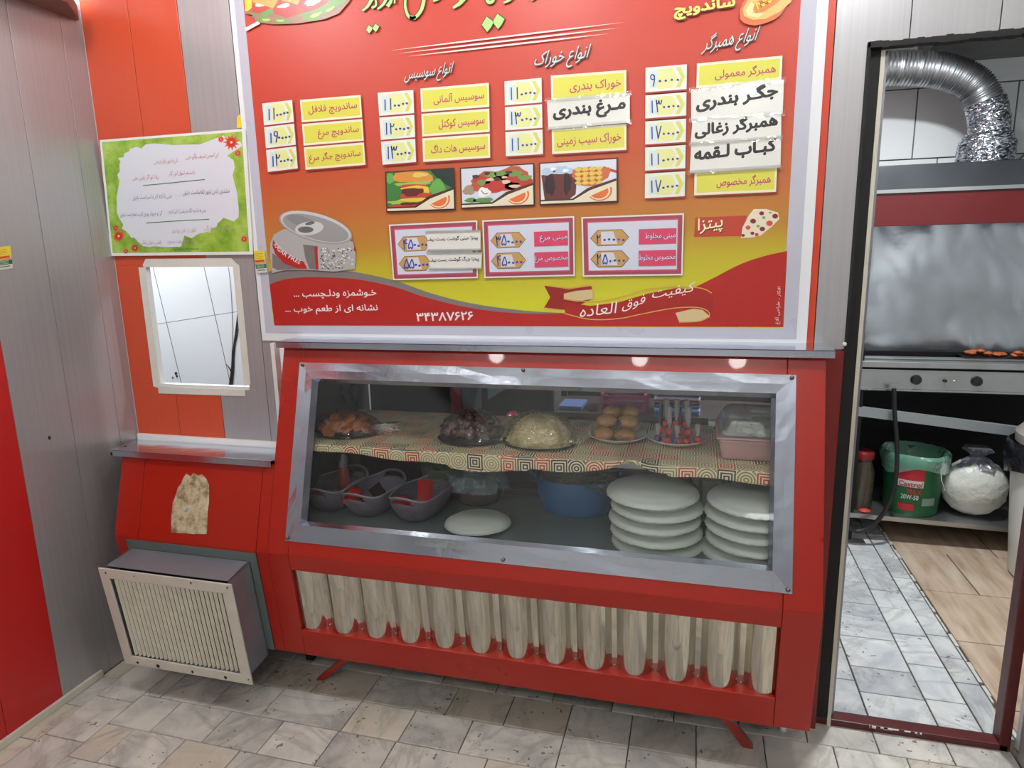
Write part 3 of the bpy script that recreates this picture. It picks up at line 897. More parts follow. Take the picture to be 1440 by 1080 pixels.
Z1 = .897      # top of the cloth
CLEAR = film('plastic_wrap', (.96, .97, .97, 1), .05, .04, (30, .8), .02, (.85, .88, .9, 1))
BAGM = film('pale_blue_bag', (.75, .85, .9, 1), .14, .12, (50, 1.0), .30, rgb(170, 196, 206))
TRAY = mat('thin_tray', rgb(70, 62, 66), .3, .6)
def tray(label, cx, cy, rx, ry):
    o = MB().lathe([(rx*.9, 0), (rx, .004), (rx*1.02, .009), (rx*.97, .008), (rx*.9, .003)], (cx, cy, Z1), 40, 1, ry/rx).obj('serving_tray', TRAY, base=(cx, cy, Z1), smooth=True)
    return tag(o, label, 'tray')
def wrapdome(label, cx, cy, rx, ry, h, tail, seed):
    rn = random.Random(seed); b = MB(); vs = []; fs = []; seg = 40; R = 9
    ph0 = [rn.uniform(0, 6.28) for _ in range(4)]
    for j in range(R+1):
        t = j/R
        for i in range(seg):
            a = 2*math.pi*i/seg
            r = math.cos(t*math.pi/2)**.75; z = math.sin(t*math.pi/2)
            w = 1+.05*math.sin(7*a+ph0[0]+3*t)+.04*math.sin(13*a+ph0[1])+rn.uniform(-.05, .05)
            vs.append((cx+rx*r*w*math.cos(a), cy+ry*r*w*math.sin(a), Z1+.004+h*z*(1+.05*math.sin(5*a+ph0[2])*r)))
    for j in range(R):
        for i in range(seg):
            q = (i+1) % seg; fs.append((j*seg+i, j*seg+q, (j+1)*seg+q, (j+1)*seg+i))
    b.add(vs, fs)
    if tail:
        tx, tz = tail
        # bunched end of the bag sticking out at the side
        for m in range(5):
            a = -.5+m*.25
            b.add([(cx+rx*.85, cy-ry*.3+a*.05, Z1+.02), (cx+rx*.85, cy-ry*.3+a*.05+.03, Z1+h*.5), (cx+rx+tx*(.6+.1*m), cy+a*.08, Z1+tz*(.4+.15*m)), (cx+rx+tx*(.5+.1*m), cy+a*.08+.01, Z1+.008)], [(0, 1, 2, 3)])
    return tag(b.obj('plastic_wrap', CLEAR, base=(cx, cy, Z1)), label, 'plastic bag')
# falafel patties
tray('dark serving tray under the orange fried patties', .925, -.035, .112, .095)
rn = random.Random(11)
FAL = mat('fried_crust', rgb(204, 118, 60), .5, bump=(160, .8), var=(60, .35))
proto = MB().ell((0, 0, 0), .022, .022, .009, 14, 8, noise=.05, rnd=rn).obj('fried_patty', FAL, smooth=True)
k_ = 0
def pile(proto, cx, cy, rx, ry, h, n, rad, label, cat, group, seed, z0=Z1, flat=.5):
    rn = random.Random(seed); placed = []; out = []
    tries = 0
    while len(placed) < n and tries < 9000:
        tries += 1
        a = rn.uniform(0, 6.283); r = math.sqrt(rn.random())*.92
        x = cx+rx*r*math.cos(a); y = cy+ry*r*math.sin(a)
        zmax = h*(1-r*r)**.6
        z = z0+.008+rad*flat+rn.random()*max(0, zmax-rad)
        if z < z0+.008+zmax-2.6*rad: continue
        if all((x-q[0])**2+(y-q[1])**2+((z-q[2])/flat if flat < 1 else (z-q[2]))**2 > (rad*1.45)**2 for q in placed):
            placed.append((x, y, z))
    for i, (x, y, z) in enumerate(placed):
        o = proto if i == 0 else proto.copy()
        if i: COL.objects.link(o)
        o.location = (x, y, z); s = rn.uniform(.88, 1.12); o.scale = (s, s, s)
        o.rotation_euler = (rn.uniform(-.7, .7), rn.uniform(-.7, .7), rn.uniform(0, 3))
        OFF[o.name] = Vector((0, 0, 0)); tag(o, label, cat, group); out.append(o)
    return out
pile(proto, .92, -.03, .094, .08, .064, 44, .019, 'orange brown fried patty in the wrapped heap at the left end of the shelf', 'patty', 'fried patties on the left tray', 21)
wrapdome('clear plastic wrap over the orange fried patties', .925, -.035, .112, .094, .068, (.09, .04), 5)
# meatballs
tray('dark serving tray under the dark brown balls', 1.372, -.035, .112, .092)
DK = mat('dark_glossy_ball', rgb(90, 52, 50), .28, var=(50, .3), coat=.3)
proto = MB().ell((0, 0, 0), .0175, .016, .015, 12, 8, noise=.03, rnd=rn).obj('brown_ball', DK, smooth=True)
pile(proto, 1.372, -.035, .092, .078, .083, 60, .0165, 'dark brown ball in the wrapped heap second from the left on the shelf', 'meatball', 'dark brown balls on the tray', 22, flat=1.0)
wrapdome('clear plastic wrap over the dark brown balls', 1.372, -.035, .108, .09, .095, (.03, .06), 6)
# shredded potato
tray('dark serving tray under the pale shredded heap', 1.60, -.035, .118, .095)
FR = mat('pale_shreds', rgb(226, 208, 156), .5, var=(120, .45))
b = MB(); rn = random.Random(5)
b.lathe([(.1, .006), (.096, .03), (.078, .058), (.05, .076), (.02, .084), (.0001, .085)], (1.60, -.035, Z1-.006), 24, 1, .8)
for i in range(2600):
    a = rn.uniform(0, 6.283); r = math.sqrt(rn.random())
    x = 1.60+.103*r*math.cos(a); y = -.035+.083*r*math.sin(a); z = Z1+.006+.082*(1-r**2.2)+rn.uniform(-.003, .005)
    th = rn.uniform(0, 6.283); L = rn.uniform(.010, .024); e = rn.uniform(-.5, .5)
    d = Vector((math.cos(th)*L, math.sin(th)*L, e*L)); p = Vector((x, y, z)); w = .0015
    q = Vector((-math.sin(th), math.cos(th), 0))*w
    b.add([p-d/2-q, p-d/2+q, p+d/2+q, p+d/2-q, p-d/2+Vector((0, 0, w*1.6)), p+d/2+Vector((0, 0, w*1.6))], [(0, 4, 5, 3), (1, 2, 5, 4), (0, 1, 4), (3, 5, 2)])
tag(b.obj('shredded_potato', FR, base=(1.6, -.035, Z1)), 'pale shredded fried potato heaped on a tray under wrap', 'potato', kind='stuff')
wrapdome('clear plastic wrap over the pale shredded heap', 1.60, -.035, .116, .094, .098, (.05, .08), 7)
# plates on the shelf
PLW = mat('white_glazed_plate', rgb(206, 208, 206), .2)
def plate_up(label, cx, cy, r, z):
    o = MB().lathe([(r*.55, 0), (r*.6, .002), (r*.85, .008), (r, .018), (r*.985, .020), (r*.83, .011), (r*.58, .005), (.0001, .004)], (cx, cy, z), 40).obj('plate', PLW, base=(cx, cy, z), smooth=True)
    return tag(o, label, 'plate')
plate_up('small white plate under the tan wrapped rolls', 1.835, .055, .092, Z1)
plate_up('small white plate under the red tipped sticks', 2.018, .055, .092, Z1)
ROL = mat('tan_wrapped_roll', rgb(176, 130, 78), .22, bump=(70, .4), var=(30, .2), coat=.4)
PRT = mat('blue_print', rgb(50, 60, 130), .4)
rn = random.Random(8); n = 0
rp = [(1.798, -.003, .032, 0), (1.862, -.008, .031, 1), (1.803, .028, .066, 0), (1.868, .024, .068, 2), (1.80, .07, .04, 0), (1.872, .075, .04, 0), (1.812, .085, .082, 0), (1.868, .09, .084, 0)]
for i, (x, y, z, t) in enumerate(rp):
    Mr = Matrix.Rotation(rn.uniform(-.25, .25), 3, 'Z')
    b = MB().ell((x, y, Z1+z), .034, .028, .021, 18, 10, M=Mr, noise=.025, rnd=rn)
    o = b.obj('wrapped_roll', ROL, base=(x, y, Z1+z), smooth=True)
    lab = {1: 'tan wrapped roll with dark lettering lowest at the right front of its plate', 2: 'tan wrapped roll with blue print on the second layer of its plate'}.get(t)
    tag(o, lab or {0: 'plain tan wrapped roll lowest at the left front of its plate', 2: 'plain tan wrapped roll on the second layer at the left', 4: 'plain tan wrapped roll low behind the left front rolls', 5: 'plain tan wrapped roll low behind the lettered roll', 6: 'topmost plain tan wrapped roll at the left back', 7: 'topmost plain tan wrapped roll at the right back'}[i], 'bread roll', 'wrapped rolls on the plate')
    if t == 1:
        v, f = glyphs('Classic', 0.01)
        mn = v.min(0); mx = v.max(0); q = (v-mn)/(mx-mn)
        P = []
        for a, c in q:
            xx = x-.018+.038*a; zz = Z1+z-.008+.014*c; dx = (xx-x)/.034; dz = (zz-Z1-z)/.021
            P.append((xx, y-.0295*math.sqrt(max(0, 1-dx*dx-dz*dz))-.0012, zz))
        MB().add(P, f).obj('lettering', mat('brown_print', rgb(70, 44, 36), .5), o)
    if t == 2: MB().ell((x-.022, y-.016, Z1+z), .010, .01, .009, 10, 6).obj('blue_print', PRT, o, smooth=True)
# red-tipped skewers in clear twists
RT_ = mat('red_glossy_ball', rgb(196, 44, 34), .25, coat=.4, var=(80, .2)); BLUEB = mat('blue_red_ball', rgb(96, 60, 120), .3)
STK = mat('dark_stick', rgb(34, 30, 34), .4)
TW = film('clear_twist', (.95, .95, .96, 1), .16, .1, (80, 1.0), .25, (.75, .75, .8, 1))
balls = [(1.962, -.0, .024, 1), (1.99, -.008, .022, 0), (2.02, -.010, .021, 2), (2.048, -.006, .022, 0), (2.080, .002, .026, 0), (1.968, .02, .046, 0), (1.995, .012, .044, 0), (2.026, .015, .043, 2), (2.052, .018, .044, 0), (1.985, .04, .062, 0), (2.015, .038, .062, 0), (2.045, .045, .06, 0), (1.97, .06, .05, 0)]
for i, (x, y, z, t) in enumerate(balls):
    nm = {0: 'red ball in a clear twist', 1: 'violet tinted red ball lowest at the left of its plate', 2: 'red ball with a blue wrapper patch on its side'}[t]
    r_ = thing('wrapped_lollipop', nm+(' on the small white plate' if t == 0 else ''), 'sweet', (x, y, Z1+z), 'wrapped red balls on the plate' if t != 1 else None)
    MB().ell((x, y, Z1+z), .0125, .0125, .0125, 14, 10).obj('ball', RT_ if t != 1 else BLUEB, r_, smooth=True)
    if t == 2: MB().ell((x-.005, y-.004, Z1+z), .0105, .0105, .0115, 12, 8).obj('blue_patch', PRT, r_, smooth=True)
    h = .03+.03*(z > .04)
    if i % 2 == 0 or z > .05:
        MB().lathe([(.006, .010), (.0035, .016), (.0075, .03), (.009, .016+h), (.0088, .018+h)], (x, y+.004, Z1+z), 10).obj('clear_twist', TW, r_, smooth=True)
    MB().tube([(x, y+.012, Z1+z), (x+.002, y+.03, Z1+z+.012+h)], .0045, 8).obj('stick', STK, r_)
# pink food box
pb = thing('food_box', 'pink plastic food box with clear domed lid at the right end of the shelf', 'box', (2.245, .0, Z1))
PK_ = mat('dusty_pink_plastic', rgb(190, 150, 150), .35, var=(12, .05))
b = MB(); xa, xb, ya, yb = 2.142, 2.352, -.105, .115
b.hexa([(xa+.006, ya+.006, Z1), (xb-.006, ya+.006, Z1), (xb-.006, yb-.006, Z1), (xa+.006, yb-.006, Z1), (xa-.006, ya-.004, Z1+.062), (xb+.004, ya-.004, Z1+.062), (xb+.004, yb+.004, Z1+.062), (xa-.006, yb+.004, Z1+.062)])
b.obj('tub', PK_, pb, bevel=.008)
MB().box(xa-.011, xb+.007, ya-.010, yb+.008, Z1+.062, Z1+.0685).obj('rim', PK_, pb, bevel=.003)
LID = film('clear_lid', (.9, .93, .92, 1), .14, .12, (8, .1), .12, (.75, .8, .78, 1))
b = MB(); b.hexa([(xa-.008, ya-.006, Z1+.069), (xb+.004, ya-.006, Z1+.069), (xb+.004, yb+.004, Z1+.069), (xa-.008, yb+.004, Z1+.069), (xa+.020, ya+.035, Z1+.125), (xb-.02, ya+.035, Z1+.125), (xb-.02, yb-.02, Z1+.125), (xa+.020, yb-.02, Z1+.125)])
b.obj('lid', LID, pb, bevel=.016)
MB().ell((2.252, -.01, Z1+.127), .028, .014, .003, 20, 6).obj('lid_grip', mat('frosted_white', rgb(200, 206, 204), .4), pb, smooth=True)
MB().box(xa-.032, xa-.010, .03, .06, Z1+.062, Z1+.078).obj('clip', mat('clip_grey', rgb(178, 182, 184), .4), pb, bevel=.003)
rn = random.Random(3); b = MB()
for i in range(16):
    b.ell((rn.uniform(xa+.03, xb-.03), rn.uniform(ya+.03, yb-.03), Z1+.072+rn.uniform(0, .012)), .028, .018, .009, 10, 6, M=Matrix.Rotation(rn.uniform(0, 3), 3, 'Z'))
tag(b.obj('pale_slices', mat('pale_slice', rgb(196, 204, 182), .5), base=(2.245, 0, Z1+.07), smooth=True), 'pale slices of food inside the pink food box', 'food', kind='stuff')

# ------------------------------------------------------------------ lower level of the case
Z0 = .6255
FOAM = mat('foam_plate', rgb(216, 224, 216), .45)
def foam(cx, cy, z, r, label, group, first=None, top=False):
    if first is None or top:
        prof = [(r, 0), (r*1.0, .003), (r*.985, .008), (r*.955, .0125), (r*.91, .0145)]+([(r*.87, .017), (r*.80, .022), (r*.76, .024), (.0001, .026)] if top else [(r*.70, .0150), (r*.69, .0378), (.0001, .0378)])
        rim = lambda j, a: .008*(1 if math.sin(36*a) > 0 else -1) if j < 1 else 0
        b = MB().lathe(prof, (cx, cy, z), 144, rim=rim)
        b.f = [f for f in b.f if len(f) <= 4]
        o = b.obj('foam_plate', FOAM, base=(cx, cy, z), smooth=True)
    else:
        o = first.copy(); COL.objects.link(o); o.location = (cx, cy, z)
    tag(o, label, 'plate', group); return o
order = ['lowest plate', 'second plate from the bottom', 'middle plate', 'second plate from the top', 'topmost plate']
rn = random.Random(6); f0 = None
for k in range(5):
    o = foam(1.968+rn.uniform(-.006, .006)-(.012 if k == 4 else 0), -.092+rn.uniform(-.004, .004), Z0+k*.038, .136, order[k]+' of the left stack of upturned foam plates', 'upturned foam plates stacked in the case', f0, top=k == 4)
    o.rotation_euler[2] = k*.3; f0 = f0 or o
for k in range(5):
    o = foam(2.243+rn.uniform(-.005, .005)-(.008 if k == 0 else 0), -.095+rn.uniform(-.004, .004), Z0+k*.038, .136, order[k]+' of the right stack of upturned foam plates', 'upturned foam plates stacked in the case', f0, top=k == 4)
    o.rotation_euler[2] = k*.4
o = foam(1.405, -.10, Z0+.008, .120, 'single upturned white foam plate lying beside the blue tub', None, None, top=True); o.scale = (.9, .9, .95)
o.rotation_euler = (-.06, -.02, 0)
o = MB().ell((1.46, -.02, Z0+.008), .03, .04, .007, 12, 6).obj('paper_scrap', mat('brown_scrap', rgb(120, 98, 74), .7), base=(1.46, -.02, Z0)); tag(o, 'small brown scrap under the single foam plate', 'scrap')
# grey baskets
BAS = bpy.data.materials.new('grey_knit_plastic'); BAS.use_nodes = True
k = NT(BAS); bb = k.n['Principled BSDF']; bb.inputs['Base Color'].default_value = rgb(118, 112, 126); bb.inputs['Roughness'].default_value = .42
uvn = k.add('ShaderNodeUVMap').outputs[0]; mp = k.add('ShaderNodeMapping', {'Vector': uvn, 'Scale': (46, 9, 1)}).outputs[0]
s_ = k.add('ShaderNodeSeparateXYZ', {0: mp})
row = k.math('FLOOR', s_.outputs[1]); fx = k.math('FRACT', k.math('ADD', s_.outputs[0], k.math('MULTIPLY', row, .5))); fy = k.math('FRACT', s_.outputs[1])
hx = k.math('SINE', k.math('MULTIPLY', fx, math.pi)); hy = k.math('SINE', k.math('MULTIPLY', fy, math.pi))
mask = k.math('LESS_THAN', s_.outputs[1], 8.5)
bp = k.add('ShaderNodeBump', {'Height': k.math('MULTIPLY', k.math('MULTIPLY', hx, hy), mask), 'Strength': .5, 'Distance': .005}); k.l.new(bp.outputs[0], bb.inputs['Normal'])
def basket(cx, cy, rz, label):
    rt_ = thing('grey_basket', label, 'basket', (cx, cy, Z0), 'grey knit pattern baskets')
    seg = 72; R = 12; vs = []; fs = []; uvs = []
    Mz = Matrix.Rotation(rz, 3, 'Z'); H = .078
    def P(a, t, inset=0):
        ex_ = 2/2.5; ca, sa = math.cos(a), math.sin(a)
        px_ = math.copysign(abs(ca)**ex_, ca); py_ = math.copysign(abs(sa)**ex_, sa)
        f = .66+.34*math.sin(t*math.pi/2)**.8
        h = H+.014*abs(sa)**3+.004*math.cos(4*a)
        return Mz @ Vector(((.084-inset)*f*px_, (.132-inset)*f*py_, .004+h*t))+Vector((cx, cy, Z0))
    for j in range(R+1):
        for i in range(seg): vs.append(P(2*math.pi*i/seg, j/R)); uvs.append((i/seg, j/R))
    for j in range(R):
        for i in range(seg):
            a = 2*math.pi*(i+.5)/seg; t = (j+.5)/R
            da = min(abs(a-math.pi/2), abs(a-1.5*math.pi))
            if (da/.42)**2+((t-.82)/.10)**2 < 1: continue       # hand holes at both ends
            q = (i+1) % seg; fs.append((j*seg+i, j*seg+q, (j+1)*seg+q, (j+1)*seg+i))
    fs.append(tuple(reversed(range(seg))))
    me = bpy.data.meshes.new('body'); me.from_pydata([v-OFF[rt_.name] for v in vs], [], fs); me.update()
    ul = me.uv_layers.new(name='UVMap')
    for p in me.polygons:
        for li in p.loop_indices:
            u, w = uvs[me.loops[li].vertex_index]
            if len(p.vertices) == 4 and u == 0 and any(uvs[x][0] > .9 for x in p.vertices): u = 1.0
            ul.data[li].uv = (u, w)
    me.polygons.foreach_set('use_smooth', [True]*len(me.polygons)); me.materials.append(BAS)
    o = bpy.data.objects.new('body', me); COL.objects.link(o); o.parent = rt_; OFF[o.name] = OFF[rt_.name]
    s = o.modifiers.new('thick', 'SOLIDIFY'); s.thickness = .0025; s.offset = -1
    pts = [P(2*math.pi*i/seg, 1.0) for i in range(seg+1)]
    MB().tube(pts, .0028, 6, cap=False).obj('rim', mat('basket_rim', rgb(160, 154, 162), .35), rt_, smooth=True)
    return rt_
basket(.852, -.012, -.10, 'leftmost of the three grey baskets, holding an orange sauce bottle')
basket(1.008, -.028, -.12, 'middle one of the three grey baskets, with red and black sachets')
basket(1.185, -.032, -.14, 'rightmost grey basket, with a red sachet leaning on its side')
SAR = mat('red_sachet', rgb(186, 26, 28), .22, var=(40, .15), coat=.3); SAB = mat('black_sachet', rgb(36, 26, 26), .25, coat=.3)
def sachet(x, y, z, w, h, rot, m, label, group=None):
    b = MB(); vs = []; fs = []; NXs = 8; R3 = Matrix.Rotation(rot[2], 3, 'Z') @ Matrix.Rotation(rot[1], 3, 'Y') @ Matrix.Rotation(rot[0], 3, 'X')
    for sgn in (1, -1):
        for i in range(NXs+1):
            for j in range(NXs+1):
                a = i/NXs*2-1; c = j/NXs*2-1
                t = (max(0, (1-a*a))*max(0, (1-c*c)))**.5*.007
                vs.append(R3 @ Vector((a*w/2, c*h/2, sgn*t))+Vector((x, y, z)))
    for q in (0, 1):
        o0 = q*(NXs+1)**2
        for i in range(NXs):
            for j in range(NXs):
                a = o0+i*(NXs+1)+j; f = (a, a+NXs+1, a+NXs+2, a+1); fs.append(f if q == 0 else f[::-1])
    b.add(vs, fs); o = b.obj('sauce_sachet', m, base=(x, y, z), smooth=True)
    return tag(o, label, 'sachet', group)
sachet(.965, -0.105, Z0+0.068, .045, .08, (.5, .5, .3), SAR, 'red sachet standing at the left front of the middle basket', 'sauce sachets in the baskets')
sachet(.945, -0.087, Z0+0.046, .045, .075, (.3, -.2, 1.0), SAR, 'red sachet lying low in the middle basket front', 'sauce sachets in the baskets')
sachet(1.035, -0.057, Z0+0.070, .045, .07, (.6, -.6, .6), SAB, 'black sachet in the middle basket beside the right rim', 'sauce sachets in the baskets')
sachet(1.01, -0.072, Z0+0.046, .05, .07, (.1, .2, 1.4), SAR, 'red sachet under the black sachet in the middle basket', 'sauce sachets in the baskets')
sachet(1.205, -0.052, Z0+0.078, .05, .1, (.85, .1, .42), SAR, 'long red sachet leaning on the side of the right basket', 'sauce sachets in the baskets')
sachet(1.135, -0.097, Z0+0.062, .045, .07, (.2, .2, .2), SAR, 'red sachet in the left front of the right basket', 'sauce sachets in the baskets')
sachet(1.17, -0.077, Z0+0.048, .05, .07, (.1, .1, 1.2), SAR, 'red sachet at the bottom of the right basket', 'sauce sachets in the baskets')
sb = thing('sauce_bottle', 'orange red sauce bottle with clear cap in the left basket', 'bottle', (.875, -.0, Z0+.01))
MB().lathe([(.02, 0), (.022, .01), (.021, .10), (.014, .125), (.011, .13)], (.875, 0, Z0+.01), 20).obj('body', mat('orange_sauce', rgb(150, 48, 28), .2, coat=.3, var=(30, .3)), sb, smooth=True)
MB().lathe([(.016, .125), (.017, .155), (.008, .17), (.0001, .172)], (.875, 0, Z0+.01), 16).obj('cap', film('clear_cap', (.85, .85, .88, 1), .2, .1, (50, .8), .3, (.6, .6, .62, 1)), sb, smooth=True)
sachet(.835, -0.089, Z0+0.058, .06, .06, (.2, .2, .1), mat('orange_sachet', rgb(190, 84, 40), .3, coat=.2), 'orange sachet at the front of the left basket', None)
# knotted clear bag with dark contents
kb = thing('knotted_bag', 'knotted clear plastic bag with dark contents behind the single foam plate', 'bag', (1.345, .09, Z0))
rn = random.Random(31)
MB().ell((1.345, .09, Z0+.05), .092, .075, .052, 20, 12, noise=.05, rnd=rn).obj('contents', mat('dark_contents', rgb(64, 54, 52), .3, var=(20, .4), bump=(30, .6)), kb, smooth=True)
vs = []; fs = []
for j in range(9):
    t = j/8; r = [.095, .098, .09, .06, .022, .03, .055, .075, .08][j]; z = [.06, .085, .115, .135, .142, .155, .172, .19, .205][j]
    for i in range(30):
        a = 2*math.pi*i/30; w = 1+.14*math.sin(5*a+j)+rn.uniform(-.08, .08)
        vs.append((1.345+r*w*math.cos(a)+(.0 if j < 5 else -.03*(j-4)/4), .09+r*w*.8*math.sin(a), Z0+z+.008*math.sin(3*a)*t))
for j in range(8):
    for i in range(30):
        q = (i+1) % 30; fs.append((j*30+i, j*30+q, (j+1)*30+q, (j+1)*30+i))
MB().add(vs, fs).obj('film', BAGM, kb)
# green salad in a bag at the back
gb = MB().lathe([(.05, 0), (.075, .04), (.09, .09), (.092, .115), (.088, .114), (.084, .09), (.07, .042), (.0001, .03)], (1.195, .17, Z0), 28).obj('salad_bowl', film('clear_bowl', (.85, .95, .85, 1), .12, .1, None, .2, (.6, .75, .6, 1)), base=(1.195, .17, Z0), smooth=True)
tag(gb, 'clear bowl of green salad behind the right basket', 'bowl')
def leaves(name, label, cx, cy, z, rx, ry, h, n, cols, L, W_, seed, cat):
    rn = random.Random(seed); b = MB()
    for i in range(n):
        a = rn.uniform(0, 6.28); r = math.sqrt(rn.random()); th = rn.uniform(-.5, .5) if rn.random() < .75 else rn.uniform(0, 3)
        p = Vector((cx+rx*r*math.cos(a), cy+ry*r*math.sin(a), z+rn.random()*h*(1.1-r)))
        d = Vector((math.cos(th), math.sin(th), rn.uniform(-.25, .35)))*L*rn.uniform(.6, 1.2); q = Vector((-math.sin(th), math.cos(th), rn.uniform(-.4, .4)))*W_
        m_ = p+d*.5+Vector((0, 0, L*.12))
        b.add([p-q*.3, m_-q, p+d, m_+q, p+q*.3], [(0, 1, 3, 4), (1, 2, 3)])
    o = b.obj(name, cols, base=(cx, cy, z)); return tag(o, label, cat, kind='stuff')
GRL = mat('salad_green', rgb(128, 160, 78), .45, var=(40, .4)); GRD = mat('herb_green', rgb(104, 124, 74), .5, var=(50, .5))
leaves('salad_leaves', 'light green salad leaves in the clear bowl', 1.195, .17, Z0+.07, .075, .075, .10, 260, GRL, .04, .010, 1, 'salad')
# blue tub with greens
tb = thing('blue_tub', 'blue oval plastic tub of green herbs between the bag and plate stacks', 'tub', (1.69, .10, Z0))
BLU = mat('blue_plastic', rgb(36, 98, 148), .35, var=(8, .08))
pr_ = [(.105, 0), (.118, .006), (.138, .06), (.146, .105), (.156, .12), (.157, .127), (.150, .127), (.144, .118), (.134, .06), (.112, .01), (.0001, .008)]
MB().lathe(pr_, (1.69, .10, Z0), 48, .93, .66).obj('body', BLU, tb, smooth=True)
for s in (-1, 1):
    MB().tube([(1.69+s*.138, .10-.03, Z0+.122), (1.69+s*.150, .08, Z0+.135), (1.69+s*.150, .12, Z0+.135), (1.69+s*.138, .13, Z0+.122)], .005, 8).obj('handle', BLU, tb, smooth=True)
leaves('herbs', 'dark green herb stalks heaped in the blue tub', 1.69, .10, Z0+.095, .125, .08, .085, 420, GRD, .075, .0075, 2, 'herbs')
leaves('pale_stalks', 'pale herb stems sticking out of the blue tub', 1.69, .09, Z0+.12, .12, .08, .04, 70, mat('pale_stem', rgb(160, 160, 116), .5), .09, .003, 3, 'herbs')
# crumpled film behind the right plates
rn = random.Random(77); b = MB()
b.ell((2.13, .12, Z0+.15), .07, .045, .045, 24, 14, noise=.2, rnd=rn)
tag(b.obj('crumpled_film', CLEAR, base=(2.13, .12, Z0+.15)), 'crumpled clear plastic behind the right stack of foam plates', 'plastic bag')
o = MB().lathe([(.04, 0), (.05, .12), (.05, .145), (.0001, .146)], (2.13, .12, Z0), 20).obj('clear_tub', film('cloudy_tub', (.8, .84, .86, 1), .1, .2, None, .4, (.4, .43, .45, 1)), base=(2.13, .12, Z0), smooth=True)
tag(o, 'cloudy plastic tub under the crumpled film behind the plates', 'tub')

# ------------------------------------------------------------------ kitchen rack seen dimly through the case
kr = thing('kitchen_rack', 'dark kitchen rack glimpsed through the glass behind the display case', 'rack', (1.6, .85, 0))
RK = mat('rack_dark', rgb(34, 34, 37), .5, .3)
RKS = mat('rack_shelf', rgb(70, 62, 60), .5, .3)
MB().box(1.48, 2.42, .62, .95, .815, .835).obj('shelf', RKS, kr)
MB().box(1.48, 2.42, .62, .95, .30, .32).obj('shelf', RKS, kr)
for x in (1.48, 2.39):
    MB().box(x, x+.025, .62, .645, 0, 1.5).obj('post', RK, kr)
    MB().box(x, x+.025, .925, .95, 0, 1.5).obj('post', RK, kr)
MB().box(1.48, 2.42, .95, .96, 0, 1.7).obj('back_panel', mat('rack_back', rgb(20, 23, 26), .5), kr)
cab = thing('kitchen_cabinet', 'dark upright cabinet with a maroon strip behind the left half of the case', 'cabinet', (1.0, 1.0, 0))
MB().box(.5, 1.44, .95, 1.4, 0, 1.8).obj('body', mat('cabinet_dark', rgb(20, 24, 27), .4, .2), cab)
MB().box(.93, .985, .944, .95, 0, 1.8).obj('strip', mat('maroon_strip', rgb(70, 26, 34), .5), cab)
MB().box(.99, 1.09, .944, .95, 0, 1.8).obj('strip', mat('grey_strip', rgb(44, 54, 58), .5), cab)
o = MB().box(1.52, 1.62, .66, .8, .8355, .853).obj('folder', mat('blue_folder', rgb(96, 112, 160), .4), base=(1.57, .7, .8355), bevel=.003); tag(o, 'flat blue white folder on the kitchen rack shelf', 'folder')
cr = thing('pink_crate', 'dark pink crate with a white bag on the kitchen rack shelf', 'crate', (1.79, .72, .8355))
PC = mat('crate_pink', rgb(146, 44, 96), .5)
for z in (.85, .872, .894): MB().box(1.70, 1.885, .64, .646, z, z+.016).obj('slat', PC, cr)
MB().box(1.70, 1.885, .646, .80, .8355, .846).obj('base', PC, cr)
for x in (1.70, 1.873): MB().box(x, x+.012, .638, .80, .8355, .915).obj('side', PC, cr)
rn = random.Random(14)
o = MB().ell((1.79, .72, .925), .105, .07, .03, 20, 10, noise=.07, rnd=rn).obj('white_bag', mat('white_bag', rgb(190, 194, 200), .4), base=(1.79, .72, .9), smooth=True); tag(o, 'crumpled white plastic bag on top of the pink crate', 'bag')
tc = [(60, 100, 170), (170, 190, 220), (40, 90, 160), (120, 30, 70), (200, 170, 200), (40, 110, 150), (150, 200, 215), (70, 60, 130)]
for i, c in enumerate(tc):
    z = .8365+i*.0155
    o = MB().box(1.915, 2.092, .63, .78, z, z+.0145).obj('folded_towel', mat('towel_%d' % i, rgb(*c), .8), base=(2.0, .7, z), bevel=.006)
    tag(o, ['blue', 'pale blue', 'deep blue', 'wine red', 'pale lilac', 'teal', 'light aqua', 'violet'][i]+' folded cloth in the striped pile on the kitchen rack', 'towel', 'folded cloths on the rack')
o = MB().ell((1.335, .62, .80), .035, .035, .032, 16, 10).obj('red_fruit', mat('dark_red', rgb(130, 30, 44), .3), base=(1.335, .62, .8), smooth=True); tag(o, 'dark red round fruit glimpsed between the two middle heaps', 'fruit')
o = MB().box(1.2, 1.46, .55, .7, .75, .768).obj('side_board', RKS, base=(1.33, .6, .75)); tag(o, 'small board carrying the red fruit behind the case', 'board')
MB().box(1.22, 1.235, .6, .615, 0, .75).obj('leg', RK, o); MB().box(1.42, 1.435, .6, .615, 0, .75).obj('leg', RK, o)
MB().extr([(1.12, .944, .80), (1.42, .944, .98), (1.42, .944, 1.14), (1.12, .944, 1.06)], (0, .005, 0)).obj('panel', mat('pale_sheet', rgb(66, 82, 86), .4), cab)
